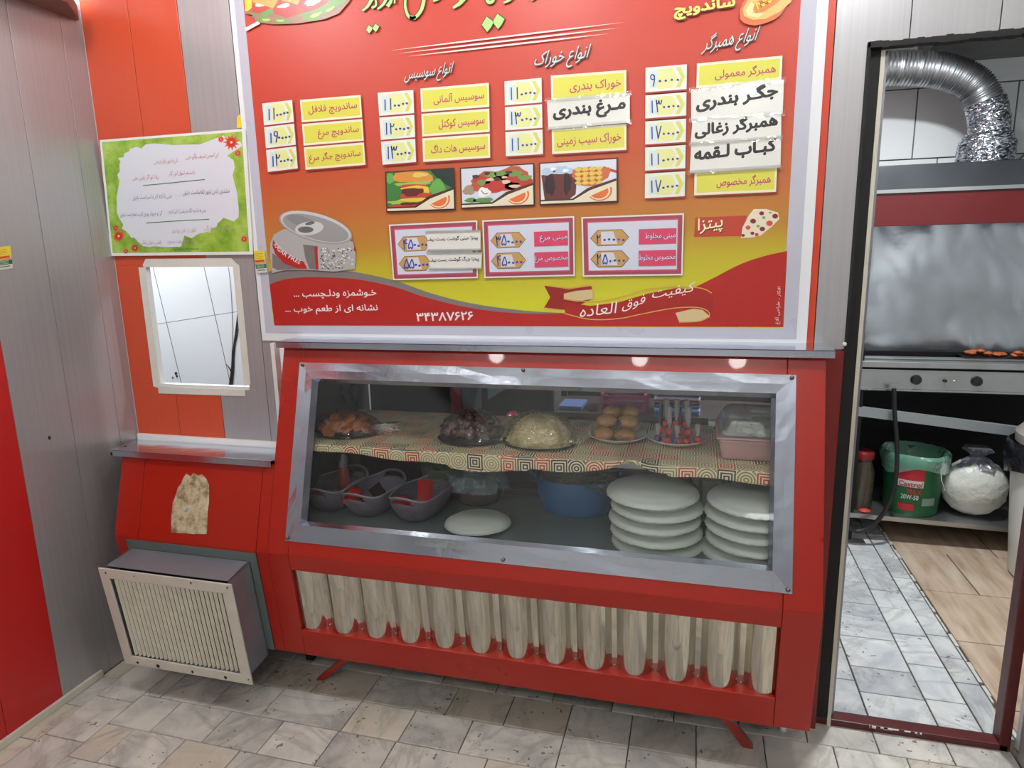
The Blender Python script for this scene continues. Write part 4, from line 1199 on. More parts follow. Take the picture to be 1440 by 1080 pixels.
# ------------------------------------------------------------------ menu banner
YP = -.006
F = Flat(YP)
ban = thing('menu_banner', 'large red and yellow sandwich shop menu banner above the display counter', 'banner', (1.48, 0, 1.8))
MB().box(.597, 2.366, -.0045, -.0015, 1.2065, 2.45).obj('sheet', mat('banner_white', rgb(226, 228, 230), .32, var=(4, .03)), ban)
MB().box(.615, 2.338, YP+.0004, -.0045, 1.234, 2.45).obj('grey_margin', mat('banner_lilac', rgb(186, 186, 198), .3, var=(5, .04)), ban)
BG = bpy.data.materials.new('banner_print'); BG.use_nodes = True
k = NT(BG); pz = k.add('ShaderNodeSeparateXYZ', {0: k.obj()}).outputs
t = k.math('MULTIPLY_ADD', pz[2], 1.0, .47)      # object origin sits at z = 1.8
t = k.math('ADD', t, k.math('MULTIPLY', pz[0], -.03))
c = k.ramp(t, [(0.0, rgb(200, 200, 38)), (.12, rgb(186, 170, 36)), (.20, rgb(178, 126, 40)), (.30, rgb(180, 102, 44)), (.42, rgb(182, 78, 40)), (.54, rgb(186, 62, 42)), (1.0, rgb(190, 58, 42))])
k.l.new(c, k.n['Principled BSDF'].inputs['Base Color']); k.n['Principled BSDF'].inputs['Roughness'].default_value = .42
MB().box(.649, 2.299, YP, YP+.001, 1.264, 2.45).obj('printed_background', BG, ban)
_ly = [0]
def ly(n=1): _ly[0] += n; return YP-.0001-.00012*_ly[0]
def flat(name, polys, m, par=None, y=None):
    y = ly() if y is None else y
    if len(polys) > 24:
        b = MB()
        for p in polys: F.poly(b, p, y)
        return b.obj(name, m, par or ban, kind='stuff')
    for p in polys: o = F.poly(MB(), p, y).obj(name, m, par or ban)
    return o
def write(items, m, par=None, fl=None, y=None, slant=0.0, bold=0.0, rtl=True):
    """one object for each line of lettering: (text, left px, right px, height px)"""
    y = ly() if y is None else y
    for tx, l, r, h in items:
        b = MB(); (fl or F).text(b, tx, l, r, h, y, bold, slant, rtl); b.obj('lettering', m, par or ban)
def prn(*c, r=.35): return mat('print_%02x%02x%02x' % c, rgb(*c), r)
def lerp(a, b, t): return (a[0]+(b[0]-a[0])*t, a[1]+(b[1]-a[1])*t)
def bil(q, s, t): return lerp(lerp(q[0], q[1], s), lerp(q[3], q[2], s), t)   # q = TL TR BR BL
def sub(q, s0, s1, t0, t1): return [bil(q, s0, t0), bil(q, s1, t0), bil(q, s1, t1), bil(q, s0, t1)]
# bottom wave with grey stripe
wave = [(379, 400), (400, 393), (428, 390), (460, 390), (503, 393), (553, 403), (602, 419), (661, 433), (720, 440), (780, 441), (850, 438), (930, 421), (976, 404), (1003, 391), (1040, 372), (1075, 360), (1107, 353)]
wave = [(p.x, p.y) for p in smooth_path(wave, 4)]
gtop = [(377, 382), (400, 378), (425, 377), (465, 379), (503, 383), (556, 395), (602, 411), (646, 423), (690, 431), (740, 437), (790, 440), (820, 441)]
gtop = [(p.x, p.y) for p in smooth_path(gtop, 4)]
gbot = [p for p in wave if p[0] <= 822]
flat('grey_stripe', [gtop+gbot[::-1]], prn(120, 112, 110))
flat('red_wave', [wave+[(1101.5, 460), (386, 457.5)]], prn(168, 32, 26))
# small logo mark of pizza at right
GOLD = prn(206, 170, 60)
flat('pizza_patch', [[(978, 306), (1050, 303), (1046, 332), (976, 333)]], prn(178, 60, 40))
b = MB(); F.text(b, 'پیتزا', (982, 333), (1017, 327), 24, ly()); b.obj('lettering', prn(60, 20, 14), ban)
b = MB(); F.text(b, 'پیتزا', (981, 331.5), (1016, 325.5), 24, ly(), .01); b.obj('lettering', prn(240, 232, 190), ban)
flat('pizza_slice', [[(1042, 335), (1044, 320), (1053, 303), (1060, 294), (1078, 294), (1094, 299), (1096, 308), (1084, 320), (1070, 331), (1058, 334)]], prn(226, 214, 190))
y = ly(); rn = random.Random(1)
for cc, pts in (((120, 34, 28), [(1059, 311, 3.6), (1071, 300, 3), (1090, 304, 3.6), (1072, 322, 3.4), (1045, 331, 2.2), (1058, 328, 2.4)]), ((196, 70, 50), [(1052, 320, 3), (1082, 314, 4), (1064, 330, 2.5)]), ((120, 150, 80), [(1074, 306, 2), (1066, 318, 2), (1083, 299, 1.6)])):
    flat('pizza_topping', [[(u+r*math.cos(a*math.pi/4)*1.2, v+r*math.sin(a*math.pi/4)) for a in range(8)] for u, v, r in pts], prn(*cc), y=y)
# ribbon
rb = [(801, 426), (830, 430), (870, 425), (910, 413), (950, 405), (990, 408), (1003, 418), (1002, 448), (985, 433), (950, 433), (905, 443), (850, 451), (810, 446), (795, 440), (792, 424)]
flat('ribbon_tail', [[(765, 401), (800, 407), (832, 402), (834, 420), (800, 436), (765, 433), (774, 418)]], prn(140, 30, 24))
flat('ribbon_curl', [[(793, 413), (810, 409), (833, 407), (834, 420), (812, 424), (793, 421)], [(950, 440), (975, 434), (996, 437), (998, 446), (980, 452), (955, 452)]], prn(206, 184, 136))
flat('ribbon_body', [rb], prn(156, 30, 24))
b = MB(); y = ly()
stroke(b, F, [(765, 401), (800, 405), (826, 401), (834, 405), (834, 421)], 1.4, y)
stroke(b, F, [(793, 420), (830, 424), (870, 419), (910, 407), (950, 403), (985, 405), (1001, 412)], 1.4, y)
stroke(b, F, [(795, 441), (830, 449), (870, 448), (905, 441), (950, 433), (985, 433), (998, 442), (985, 451), (955, 453)], 1.4, y)
stroke(b, F, [(766, 433), (790, 436)], 1.4, y)
b.obj('ribbon_edge', prn(214, 160, 80), ban)
write([('کیفیت', (916, 423), (975, 413), 17), ('فوق', (874, 440), (906, 430), 17), ('العاده', (815, 446), (866, 440), 16)], prn(240, 232, 228), slant=.15)
# footer slogans and phone number
write([('خـوشمزه ودلـچسب ...', (414, 421), (530, 419), 13), ('نشانه ای از طعم خوب ...', (402, 443), (532, 441), 13)], prn(236, 226, 222), bold=.012)
write([('۳۴۳۸۷۶۲۶', (586, 452), (666, 450), 12)], prn(236, 226, 222), bold=.02, rtl=False)
# vertical credit line at right: outlines of a few letters turned upright
v_, f_ = glyphs(shape_text('افکار ، طراحی آلاغ'), 0); mn, mx = v_.min(0), v_.max(0); q = (v_-mn)/(mx-mn)
a0 = F.p(1097, 456); a1 = F.p(1097, 403); wdt = abs(F.p(1089, 430)[0]-F.p(1097, 430)[0]); y = ly()
MB().add([(a0[0]-wdt*j, y, a0[1]+(a1[1]-a0[1])*(i)) for i, j in q], f_).obj('lettering', prn(232, 220, 214), ban)
# price panels
PBL = prn(34, 62, 150); INK = mat('blue_marker', rgb(30, 60, 150), .4)
MAG = prn(176, 52, 96)
rnh = random.Random(12)
def column(price, name, prices, names, hide=()):
    n = len(prices)
    for i in range(n):
        t0 = i/n+(.012 if i else 0); t1 = (i+1)/n-(.012 if i < n-1 else 0)
        q = sub(price, 0, 1, t0, t1)
        # soft printed shadow, tile, tint and arrow
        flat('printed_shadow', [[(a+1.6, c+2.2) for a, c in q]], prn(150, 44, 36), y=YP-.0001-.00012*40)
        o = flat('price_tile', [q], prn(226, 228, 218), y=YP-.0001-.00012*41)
        flat('tile_tint', [sub(q, .10, .62, .14, .86)], prn(206, 220, 214), o, y=YP-.0001-.00012*42)
        flat('tile_tint', [[bil(q, .3, .1), bil(q, .66, .1), bil(q, .78, .5), bil(q, .66, .9), bil(q, .3, .9)]], prn(220, 222, 150), o, y=YP-.0001-.00012*43)
        flat('tile_arrow', [[bil(q, .74, .1), bil(q, .84, .1), bil(q, .96, .5), bil(q, .84, .9), bil(q, .74, .9), bil(q, .86, .5)]], prn(204, 208, 92), o, y=YP-.0001-.00012*43)
        b = MB(); h = abs(q[3][1]-q[0][1])
        handwritten(b, F, prices[i], bil(q, .10, .78), bil(q, .88, .74), h*.52, YP-.0001-.00012*46, rnh, 1.7 if h > 30 else 1.8)
        b.obj('handwriting', INK, o)
        if i in hide: 
            pass
        q = sub(name, 0, 1, t0, t1)
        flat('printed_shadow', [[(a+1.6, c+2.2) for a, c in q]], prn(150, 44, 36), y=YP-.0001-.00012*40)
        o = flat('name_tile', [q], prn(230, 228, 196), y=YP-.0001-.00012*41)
        flat('tile_tint', [sub(q, .03, .975, .1, .9)], prn(212, 208, 78), o, y=YP-.0001-.00012*42)
        if i not in hide:
            b = MB(); w = min(.86, .062*len(names[i])) if n == 3 else min(.8, .055*len(names[i]))
            F.text(b, names[i], bil(q, .93-w, .76), bil(q, .93, .72), h*.46, YP-.0001-.00012*45, .012)
            b.obj('lettering', MAG, o)
column([(370, 146), (412, 141), (420, 237), (378, 242)], [(423, 141), (508, 134), (515, 232), (431, 239)], ['110000', '160000', '120000'], ['ساندویچ فلافل', 'ساندویچ مرغ', 'ساندویچ جگر مرغ'])
column([(532, 131), (582, 127), (586, 228), (539, 232)], [(592, 125), (688, 117), (690, 222), (596, 228)], ['110000', '120000', '130000'], ['سوسیس آلمانی', 'سوسیس کوکتل', 'سوسیس هات داگ'])
column([(710, 115), (762, 110), (764, 217), (712, 220)], [(775, 107), (881, 99), (881, 211), (777, 217)], ['110000', '130000', '110000'], ['خوراک بندری', '', 'خوراک سیب زمینی'], hide=(1,))
column([(908, 96), (966, 91), (963, 276), (907, 279)], [(980, 90), (1100, 79), (1091, 270), (976, 275)], ['90000', '130000', '170000', '110000', '170000'], ['همبرگر معمولی', '', '', '', 'همبرگر مخصوص'], hide=(1, 2, 3))
# column headings in a slanted hand
SIL = prn(196, 210, 206)
def heading(txt, l, r, h):
    y = YP-.0001-.00012*50
    b = MB(); F.text(b, txt, (l[0]+1, l[1]+1.3), (r[0]+1, r[1]+1.3), h, y+.0001, .012, slant=.35); b.obj('lettering', prn(70, 52, 56), ban)
    b = MB(); F.text(b, txt, l, r, h, y, .0, slant=.35); b.obj('lettering', SIL, ban)
heading('انواع سوسیس', (568, 121), (633, 112), 24)
heading('انواع خوراک', (748, 103), (823, 92), 28)
heading('انواع همبرگر', (984, 82), (1058, 68), 32)
# white sweep lines
for a, c in (((548, 72), (880, 32)), ((560, 76), (872, 40)), ((574, 80), (858, 48))):
    q = [a, lerp(a, c, .3), lerp(a, c, .7), c]
    b = MB(); y = YP-.0001-.00012*48
    F.poly(b, [(a[0], a[1]), (q[1][0], q[1][1]-1.1), (q[2][0], q[2][1]-1.1), (c[0], c[1]), (q[2][0], q[2][1]+1.1), (q[1][0], q[1][1]+1.1)], y)
    b.obj('sweep_line', prn(244, 226, 218), ban)
# lower ends of the big green calligraphy
def callig(pts, w, w1=None):
    y = YP-.0001-.00012*49
    b = MB(); stroke(b, F, pts, w+2.2, y, (w1 if w1 is not None else w)+2.2, 6); b.obj('calligraphy_outline', prn(52, 60, 36), ban)
    b = MB(); stroke(b, F, pts, w, y-.0002, w1, 6); b.obj('calligraphy', prn(176, 224, 132), ban)
callig([(511, 16), (518, 10), (524, 0), (528, -8)], 2, 6); callig([(524, 12), (530, 8), (529, -2)], 3, 2)
callig([(532, 14), (541, 6), (546, -6)], 2, 5); callig([(546, 10), (551, 2), (550, -8)], 5, 3); callig([(556, 6), (557, -6)], 2)
callig([(572, -6), (571, 10), (576, 24), (585, 25), (594, 14), (598, -4)], 3, 5); callig([(577, 25), (586, 26)], 5)
callig([(610, 3), (616, 0), (620, -4)], 2, 5); callig([(638, 12), (648, 5), (656, -6)], 3, 8); callig([(684, -4), (688, 4), (694, 2), (697, -8)], 5, 4)
callig([(709, 5), (717, 1), (724, -6)], 2, 5); callig([(748, 1), (756, -5)], 2, 4)
for (u, v, s) in ((521, 42, 4.6), (530, 40, 4.6), (687, 35, 8.5), (702, 31, 8.5)):
    y = YP-.0001-.00012*49
    flat('calligraphy_outline', [[(u-s-1, v+1), (u-s*.2, v-s*1.3-1), (u+s+1, v-s*.5), (u+s*.6, v+s*.6), (u-s*.1, v+s*1.3+1)]], prn(52, 60, 36), y=y)
    flat('calligraphy', [[(u-s, v+1), (u-s*.2, v-s*1.3+.4), (u+s-.3, v-s*.4), (u+s*.5, v+s*.5), (u-s*.1, v+s*1.3-.4)]], prn(168, 220, 122), y=y-.0002)
# burger picture at the top left
def blob(u, v, ru, rv, seed=0, n=22, w=.12, rot=0):
    rn = random.Random(seed); ph = rn.uniform(0, 6)
    out = []
    for i in range(n):
        a = 2*math.pi*i/n; r = 1+w*math.sin(3*a+ph)+w*.6*math.sin(7*a+ph*2)+rn.uniform(-w, w)*.4
        x = ru*r*math.cos(a); yq = rv*r*math.sin(a); out.append((u+x*math.cos(rot)-yq*math.sin(rot), v+x*math.sin(rot)+yq*math.cos(rot)))
    return out
def clip(pts, q):
    """keep outline points inside the box u0,v0,u1,v1"""
    u0, v0, u1, v1 = q; return [(min(max(a, u0), u1), min(max(c, v0), v1)) for a, c in pts]
_ly[0] = 51
flat('burger_base', [[(348, -12), (500, -12), (492, 4), (478, 20), (458, 28), (420, 34), (385, 35), (362, 32), (357, 22), (346, 20)]], prn(150, 110, 84))
flat('burger_lettuce', [[(356, 26), (364, 20), (376, 24), (386, 18), (400, 25), (412, 20), (424, 24), (440, 20), (456, 22), (470, 14), (484, 6), (492, -6), (478, -6), (460, 8), (430, 14), (390, 12), (358, 18)], blob(372, 28, 9, 4, 3), blob(398, 31, 12, 3.4, 4), blob(440, 26, 12, 4, 5)], prn(96, 146, 62))
flat('burger_tomato', [[(354, 8), (380, 2), (410, 0), (440, -4), (462, 4), (448, 14), (425, 20), (404, 26), (388, 20), (384, 12), (366, 20), (357, 18)]], prn(186, 52, 44))
flat('burger_onion', [blob(401, 9, 9, 3, 6, rot=-.2), blob(441, 4, 12, 4.5, 7, rot=-.25), blob(367, 8, 7, 2.6, 8)], prn(236, 220, 216))
flat('burger_cheese', [[(352, -8), (398, -8), (386, 13), (372, 8), (358, 4)], [(398, -8), (428, -8), (420, 8), (408, 4), (398, 2)]], prn(226, 160, 76))
flat('burger_lettuce_light', [blob(376, 29, 6, 2, 9), blob(396, 30, 6, 1.6, 10), blob(446, 22, 9, 2.5, 11, rot=-.4), blob(466, 14, 7, 2, 12, rot=-.5)], prn(176, 190, 96))
flat('yellow_corner', [[(345, -8), (356, -8), (356, 12), (350, 17), (347, 17)]], prn(226, 204, 50))
flat('white_bar', [[(347, 40), (364, 31), (368, 34), (348, 45)]], prn(236, 228, 226))
# sandwich heading and hot dog at the top right
b = MB(); y = ly(); F.text(b, 'ساندویچ', (948.5, 31.5), (1034.5, 19), 23, y, .05); b.obj('lettering', prn(94, 30, 20), ban)
b = MB(); y = ly(); F.text(b, 'ساندویچ', (947.5, 30), (1033.5, 17.5), 23, y, .035); b.obj('lettering', prn(232, 222, 116), ban)
flat('hot_dog_glow', [blob(1073, 10, 36, 24, 20, w=.03, rot=-.5)], prn(206, 110, 62))
flat('hot_dog_bun', [[(1044, 14), (1052, 0), (1062, -8), (1116, -8), (1112, 4), (1096, 18), (1076, 28), (1058, 29), (1046, 24)]], prn(222, 182, 108))
flat('hot_dog_sausage', [[(1058, 14), (1064, 4), (1082, -8), (1106, -8), (1092, 6), (1074, 18), (1062, 20)]], prn(206, 124, 62))
flat('hot_dog_bread_light', [[(1048, 16), (1056, 4), (1060, 8), (1058, 20), (1074, 20), (1066, 26), (1052, 24)]], prn(240, 212, 152))
b = MB(); y = ly(); stroke(b, F, [(1066, 14), (1064, 6), (1074, 9), (1073, 1), (1083, 4), (1083, -4), (1094, -1)], 2, y); b.obj('mustard', prn(240, 214, 60), ban)
b = MB(); y = ly(); stroke(b, F, [(1070, 12), (1070, 4), (1079, 7), (1078, -1), (1089, 1)], 1.2, y); b.obj('sauce', prn(130, 30, 22), ban)
# three food pictures
def picture(q, sky, orange=(212, 112, 52)):
    global _ly
    _ly[0] = 51
    flat('picture_frame', [[bil(q, -.02, -.035), bil(q, 1.02, -.035), bil(q, 1.02, 1.035), bil(q, -.02, 1.035)]], prn(66, 30, 22))
    flat('picture_ground', [q], prn(*sky))
def corner(q):
    _ly[0] = 70
    flat('picture_border', [[bil(q, 0, .90), bil(q, .42, .90), bil(q, .62, .66), bil(q, 1, .46), bil(q, 1, .52), bil(q, .65, .72), bil(q, .43, .94), bil(q, 0, .94)]], prn(70, 34, 24))
    flat('picture_corner', [[bil(q, 0, .94), bil(q, .43, .94), bil(q, .65, .72), bil(q, 1, .52), bil(q, 1, 1), bil(q, 0, 1)]], prn(224, 216, 188))
    c = [bil(q, .62+.33*math.cos(a)*.9+.17, .80+.0+.17*math.sin(a)) for a in []]
    arc = [bil(q, .78+.165*math.cos(a), .74+.25*math.sin(a)) for a in [-.35+i*.29 for i in range(11)]]
    flat('orange_rind', [arc], prn(206, 112, 56))
    arc2 = [bil(q, .775+.145*math.cos(a), .745+.215*math.sin(a)) for a in [-.35+i*.29 for i in range(11)]]
    flat('orange_pith', [arc2], prn(236, 214, 180))
    arc3 = [bil(q, .77+.125*math.cos(a), .75+.18*math.sin(a)) for a in [-.35+i*.29 for i in range(11)]]
    flat('orange_slice', [arc3], prn(*(214, 106, 52)))
def bl(q, s, t, rs, rt, seed, w=.12): return [bil(q, min(max(s+rs*a, 0), 1), min(max(t+rt*c, 0), 1)) for a, c in blob(0, 0, 1, 1, seed, 20, w)]
q1 = [(544.5, 243.5), (638, 238), (640, 293.5), (546.5, 297)]
picture(q1, (54, 116, 50))
flat('dark_backdrop', [[bil(q1, .66, 0), bil(q1, 1, 0), bil(q1, 1, .5), bil(q1, .8, .3)]], prn(20, 44, 36))
flat('green_glow', [bl(q1, .76, .45, .12, .2, 2), bl(q1, .06, .15, .06, .14, 3)], prn(96, 160, 70))
flat('bun_top', [[bil(q1, s, t) for s, t in ((.10, .12), (.14, .02), (.3, -.0), (.5, .0), (.62, .04), (.69, .14), (.70, .26), (.62, .33), (.4, .27), (.2, .26), (.12, .22))]], prn(206, 138, 58))
flat('bun_shine', [bl(q1, .5, .1, .12, .06, 4)], prn(222, 190, 90))
flat('salad_layer', [bl(q1, .4, .33, .26, .07, 5, .2), bl(q1, .28, .78, .24, .08, 6, .2)], prn(150, 180, 80))
flat('tomato_layer', [bl(q1, .38, .38, .2, .05, 7), bl(q1, .42, .62, .25, .07, 8), bl(q1, .28, .9, .24, .06, 9)], prn(190, 60, 40))
flat('cheese_layer', [[bil(q1, s, t) for s, t in ((.2, .42), (.45, .36), (.62, .42), (.64, .58), (.5, .55), (.4, .48), (.24, .5))], bl(q1, .4, .73, .2, .05, 10)], prn(224, 186, 60))
flat('meat_layer', [bl(q1, .38, .53, .17, .11, 12), bl(q1, .35, .83, .18, .04, 13)], prn(88, 36, 28))
corner(q1)
q2 = [(649.5, 238), (750, 231.5), (751, 287.5), (651, 292)]
picture(q2, (206, 212, 220))
for n_, cc, ll in (('pizza_crust', (172, 80, 50), [(.45, .4, .36, .27, 1), (.7, .35, .3, .3, 2)]), ('pizza_sauce', (176, 52, 42), [(.5, .5, .28, .16, 3), (.78, .42, .2, .2, 4), (.3, .3, .14, .12, 5)]), ('pizza_pepper', (106, 142, 70), [(.42, .2, .08, .07, 6), (.55, .18, .1, .06, 7), (.75, .2, .1, .08, 8), (.88, .32, .1, .07, 9), (.28, .38, .06, .08, 10)]), ('pizza_olive', (60, 40, 44), [(.2, .22, .05, .05, 11), (.36, .16, .04, .04, 12), (.66, .16, .05, .04, 13), (.5, .32, .05, .05, 14)]), ('pizza_cheese', (222, 190, 160), [(.4, .32, .06, .04, 15), (.62, .4, .06, .05, 16), (.74, .52, .08, .04, 17), (.6, .28, .04, .03, 18)]), ('parsley', (86, 132, 70), [(.3, .84, .14, .07, 19), (.12, .82, .08, .06, 20)]), ('mushroom', (236, 236, 236), [(.31, .64, .09, .13, 21)]), ('mushroom_brown', (160, 136, 110), [(.1, .56, .08, .12, 22)])):
    flat(n_, [bl(q2, *x) for x in ll], prn(*cc))
b = MB(); y = ly(); stroke(b, F, [bil(q2, .27, .58), bil(q2, .32, .68), bil(q2, .37, .66)], 1, y); b.obj('mushroom_line', prn(40, 40, 40), ban)
corner(q2)
q3 = [(760.5, 231), (867, 224), (867.5, 282.5), (761.5, 287)]
picture(q3, (214, 220, 228))
flat('drink_glass', [[bil(q3, s, t) for s, t in ((.01, .28), (.4, .26), (.48, .36), (.46, .8), (.38, .9), (.05, .92))]], prn(92, 42, 36))
flat('drink_dark', [bl(q3, .12, .5, .07, .3, 2), bl(q3, .35, .5, .05, .3, 3)], prn(44, 22, 28))
flat('ice', [bl(q3, .1, .2, .09, .09, 4), bl(q3, .26, .18, .1, .1, 5), bl(q3, .38, .22, .06, .07, 6)], prn(176, 196, 216))
flat('ice_light', [bl(q3, .17, .15, .04, .04, 7), bl(q3, .33, .2, .04, .04, 8)], prn(236, 240, 246))
flat('red_strip', [[bil(q3, s, t) for s, t in ((.82, .15), (1, .27), (1, .33), (.85, .25))]], prn(190, 50, 60))
flat('fries_base', [bl(q3, .66, .36, .25, .24, 9)], prn(190, 104, 60))
flat('fries', [bl(q3, .5+.09*(i % 4), .2+.11*(i//4), .045, .05, 30+i) for i in range(16)], prn(216, 188, 84))
flat('fries_dark', [bl(q3, .54+.1*(i % 3), .25+.12*(i//3), .02, .03, 60+i) for i in range(9)], prn(176, 90, 44))
corner(q3)
# pizza price boxes
def pbox(q, prices, names, hideu=False):
    _ly[0] = 51
    o = flat('price_box', [q], prn(228, 222, 214))
    flat('box_border', [sub(q, .015, .985, .025, .975)], prn(150, 66, 84), o)
    flat('box_border', [sub(q, .05, .95, .075, .925)], prn(190, 70, 96), o)
    flat('box_face', [sub(q, .062, .94, .1, .9)], prn(206, 210, 224), o)
    for i in range(2):
        t = .36 if i == 0 else .71; hh = .125
        y1 = ly(); s0, s1 = .09, .46
        P = [bil(q, s0, t), bil(q, s0+.07, t-hh), bil(q, s1-.07, t-hh), bil(q, s1, t), bil(q, s1-.07, t+hh), bil(q, s0+.07, t+hh)]
        flat('tag_outline', [[(a+(a-(P[0][0]+P[3][0])/2)*.04, c+(c-P[0][1])*.08) for a, c in P]], prn(110, 84, 50), o, y=y1)
        flat('price_tag', [P], prn(190, 148, 88), o, y=y1-.0001)
        flat('tag_light', [[bil(q, s0+.1, t-hh+.02), bil(q, s0+.22, t-hh+.02), bil(q, s0+.26, t+hh-.02), bil(q, s0+.10, t+hh-.02)]], prn(206, 206, 214), o, y=y1-.0002)
        b = MB(); handwritten(b, F, prices[i], bil(q, s0+.05, t+hh*.75), bil(q, s1-.02, t+hh*.68), 14, y1-.0005, rnh, 1.6); b.obj('handwriting', INK, o)
        ly(6)
        if names:
            P = [bil(q, .56, t-hh), bil(q, .93, t-hh), bil(q, .93, t+hh), bil(q, .56, t+hh)]
            flat('name_plate', [P], prn(206, 62, 96), o)
            b = MB(); w = .30 if i == 0 else .36
            F.text(b, names[i], bil(q, .925-w, t+.06), bil(q, .925, t+.055), 10, ly(), .05); b.obj('lettering', prn(96, 60, 110), o)
            b = MB(); F.text(b, names[i], bil(q, .922-w, t+.055), bil(q, .922, t+.05), 10, ly(), .0); b.obj('lettering', prn(226, 220, 236), o)
pbox([(548, 316), (672, 310), (673, 391), (554, 394)], ['450000', '550000'], None)
pbox([(679, 310), (808, 304), (809, 388), (682, 391)], ['350000', '450000'], ['مینی مرغ', 'مخصوص مرغ'])
pbox([(818, 305.5), (962, 300), (960, 387), (820, 389)], ['200000', '250000'], ['مینی مخلوط', 'مخصوص مخلوط'])
# crushed drinks can (the print behind it stays plain)
_ly[0] = 30
CANP = lambda *c: prn(*c)
flat('can_body', [[(381, 342), (386, 330), (400, 322), (480, 336), (497, 340), (501, 356), (500, 378), (470, 382), (430, 379), (400, 380), (384, 384), (381, 362)]], CANP(168, 166, 164))
flat('can_shade', [[(427, 344), (448, 346), (446, 379), (436, 378), (430, 362)], [(384, 356), (400, 366), (420, 378), (392, 380), (384, 376)]], CANP(112, 106, 104))
flat('can_red', [[(385, 337), (392, 349), (410, 360), (428, 368), (433, 378), (420, 378), (400, 370), (388, 357), (384, 346)], [(443, 347), (447, 347), (449, 379), (445, 379)], [(499, 346), (502, 354), (498, 352)]], CANP(166, 34, 32))
flat('can_rim', [blob(445, 320, 53, 20, 1, 40, .0, .27)], CANP(150, 150, 150))
flat('can_rim_light', [blob(445, 319, 51, 18.4, 1, 40, .0, .27)], CANP(196, 196, 194))
flat('can_top', [blob(445, 320.5, 48, 16, 1, 40, .0, .27)], CANP(146, 146, 146))
flat('can_top_shade', [blob(425, 311, 22, 7, 2, 24, .0, .3)], CANP(128, 128, 130))
flat('can_tab', [blob(436, 321, 20, 9.5, 3, 30, .0, -.12)], CANP(196, 196, 196))
flat('can_tab_hole', [blob(431, 323, 11, 4.5, 4, 24, .0, .0), blob(437, 314, 7, 2.4, 5, 16, .0, -.2)], CANP(96, 96, 98))
rn = random.Random(9); flat('can_dots', [blob(rn.uniform(452, 495), rn.uniform(349, 378), 1, 1, i, 6, 0) for i in range(60)], CANP(70, 68, 68))
flat('can_gleam', [blob(rn.uniform(455, 497), rn.uniform(348, 376), 1.5, 1, i, 6, 0) for i in range(50)], CANP(224, 224, 222))
v_, f_ = glyphs('SUGAR FREE', .01); mn, mx = v_.min(0), v_.max(0); q = (v_-mn)/(mx-mn); P = []
pth = smooth_path([Vector(p) for p in [(387, 343), (395, 353), (408, 362), (423, 370)]], 8); y = ly()
for i, j in q:
    t = i*(len(pth)-1); k0 = min(int(t), len(pth)-2); c = pth[k0].lerp(pth[k0+1], t-k0); d = (pth[k0+1]-pth[k0]).normalized(); nn = Vector((d.y, -d.x))
    p = c+nn*(j-.3)*6; a, z = F.p(p.x, p.y); P.append((a, y, z))
MB().add(P, f_).obj('lettering', CANP(226, 220, 216), ban)
MB().add([], []) 
# taped paper labels with black lettering
PAPR = mat('taped_paper', rgb(222, 222, 214), .22, var=(14, .05), coat=.4)
BLK = mat('black_print', rgb(20, 18, 20), .35)
def label(q, txt, lab, tl, tr, th, lift=.0, group=None, name='paper_label', bold=.045):
    yb = YP-.0085-lift
    P = [F.p(*a) for a in q]
    cx = sum(p[0] for p in P)/4; cz = sum(p[1] for p in P)/4
    o = MB().extr([(a, yb, c) for a, c in P], (0, .0012, 0)).obj(name, PAPR, base=(cx, yb, cz)); tag(o, lab, 'label', group)
    b = MB(); F.text(b, txt, bil(q, *tl), bil(q, *tr), th, yb-.0003, bold); b.obj('lettering', BLK, o)
    # shiny tape holding the long edges
    for t0, t1 in ((-.08, .1), (.9, 1.06)):
        qq = [F.p(*p) for p in sub(q, -.02, 1.02, t0, t1)]
        MB().add([(a, yb-.0008, c) for a, c in qq], [(3, 2, 1, 0)]).obj('tape', film('clear_tape', (.97, .97, .96, 1), .1, .1, (30, .3)), o)
    return o
label([(770, 142), (886, 132), (886, 173), (772, 183)], 'مـرغ بندری', 'white taped paper strip lettered in bold black in the third menu column', (.06, .80), (.95, .72), 25)
label([(972, 127), (1102, 113), (1100, 161), (972, 171)], 'جگـر بندری', 'topmost of the three taped paper strips in the right menu column', (.05, .76), (.94, .56), 25)
label([(974, 170), (1098, 161), (1098, 194), (971, 203.5)], 'همبرگر زغالی', 'middle of the three taped paper strips in the right menu column', (.04, .82), (.96, .62), 23, .0016)
label([(972, 203), (1098, 193.5), (1097, 236), (970, 244)], 'کبـاب لـقمه', 'lowest of the three taped paper strips in the right menu column', (.04, .70), (.95, .55), 23, .0)
label([(601, 326), (677, 324), (677, 352), (603, 353)], 'پیتزا مینی گوشت رست بیف', 'upper small white paper strip stuck over the left pizza price box', (.0, .55), (.95, .5), 7.5, .0, bold=.02)
label([(603, 356), (679, 355), (678, 378), (606, 379)], 'پیتزا بزرگ گوشت رست بیف', 'lower small white paper strip stuck over the left pizza price box', (.0, .6), (.95, .55), 7.5, .0, bold=.02)

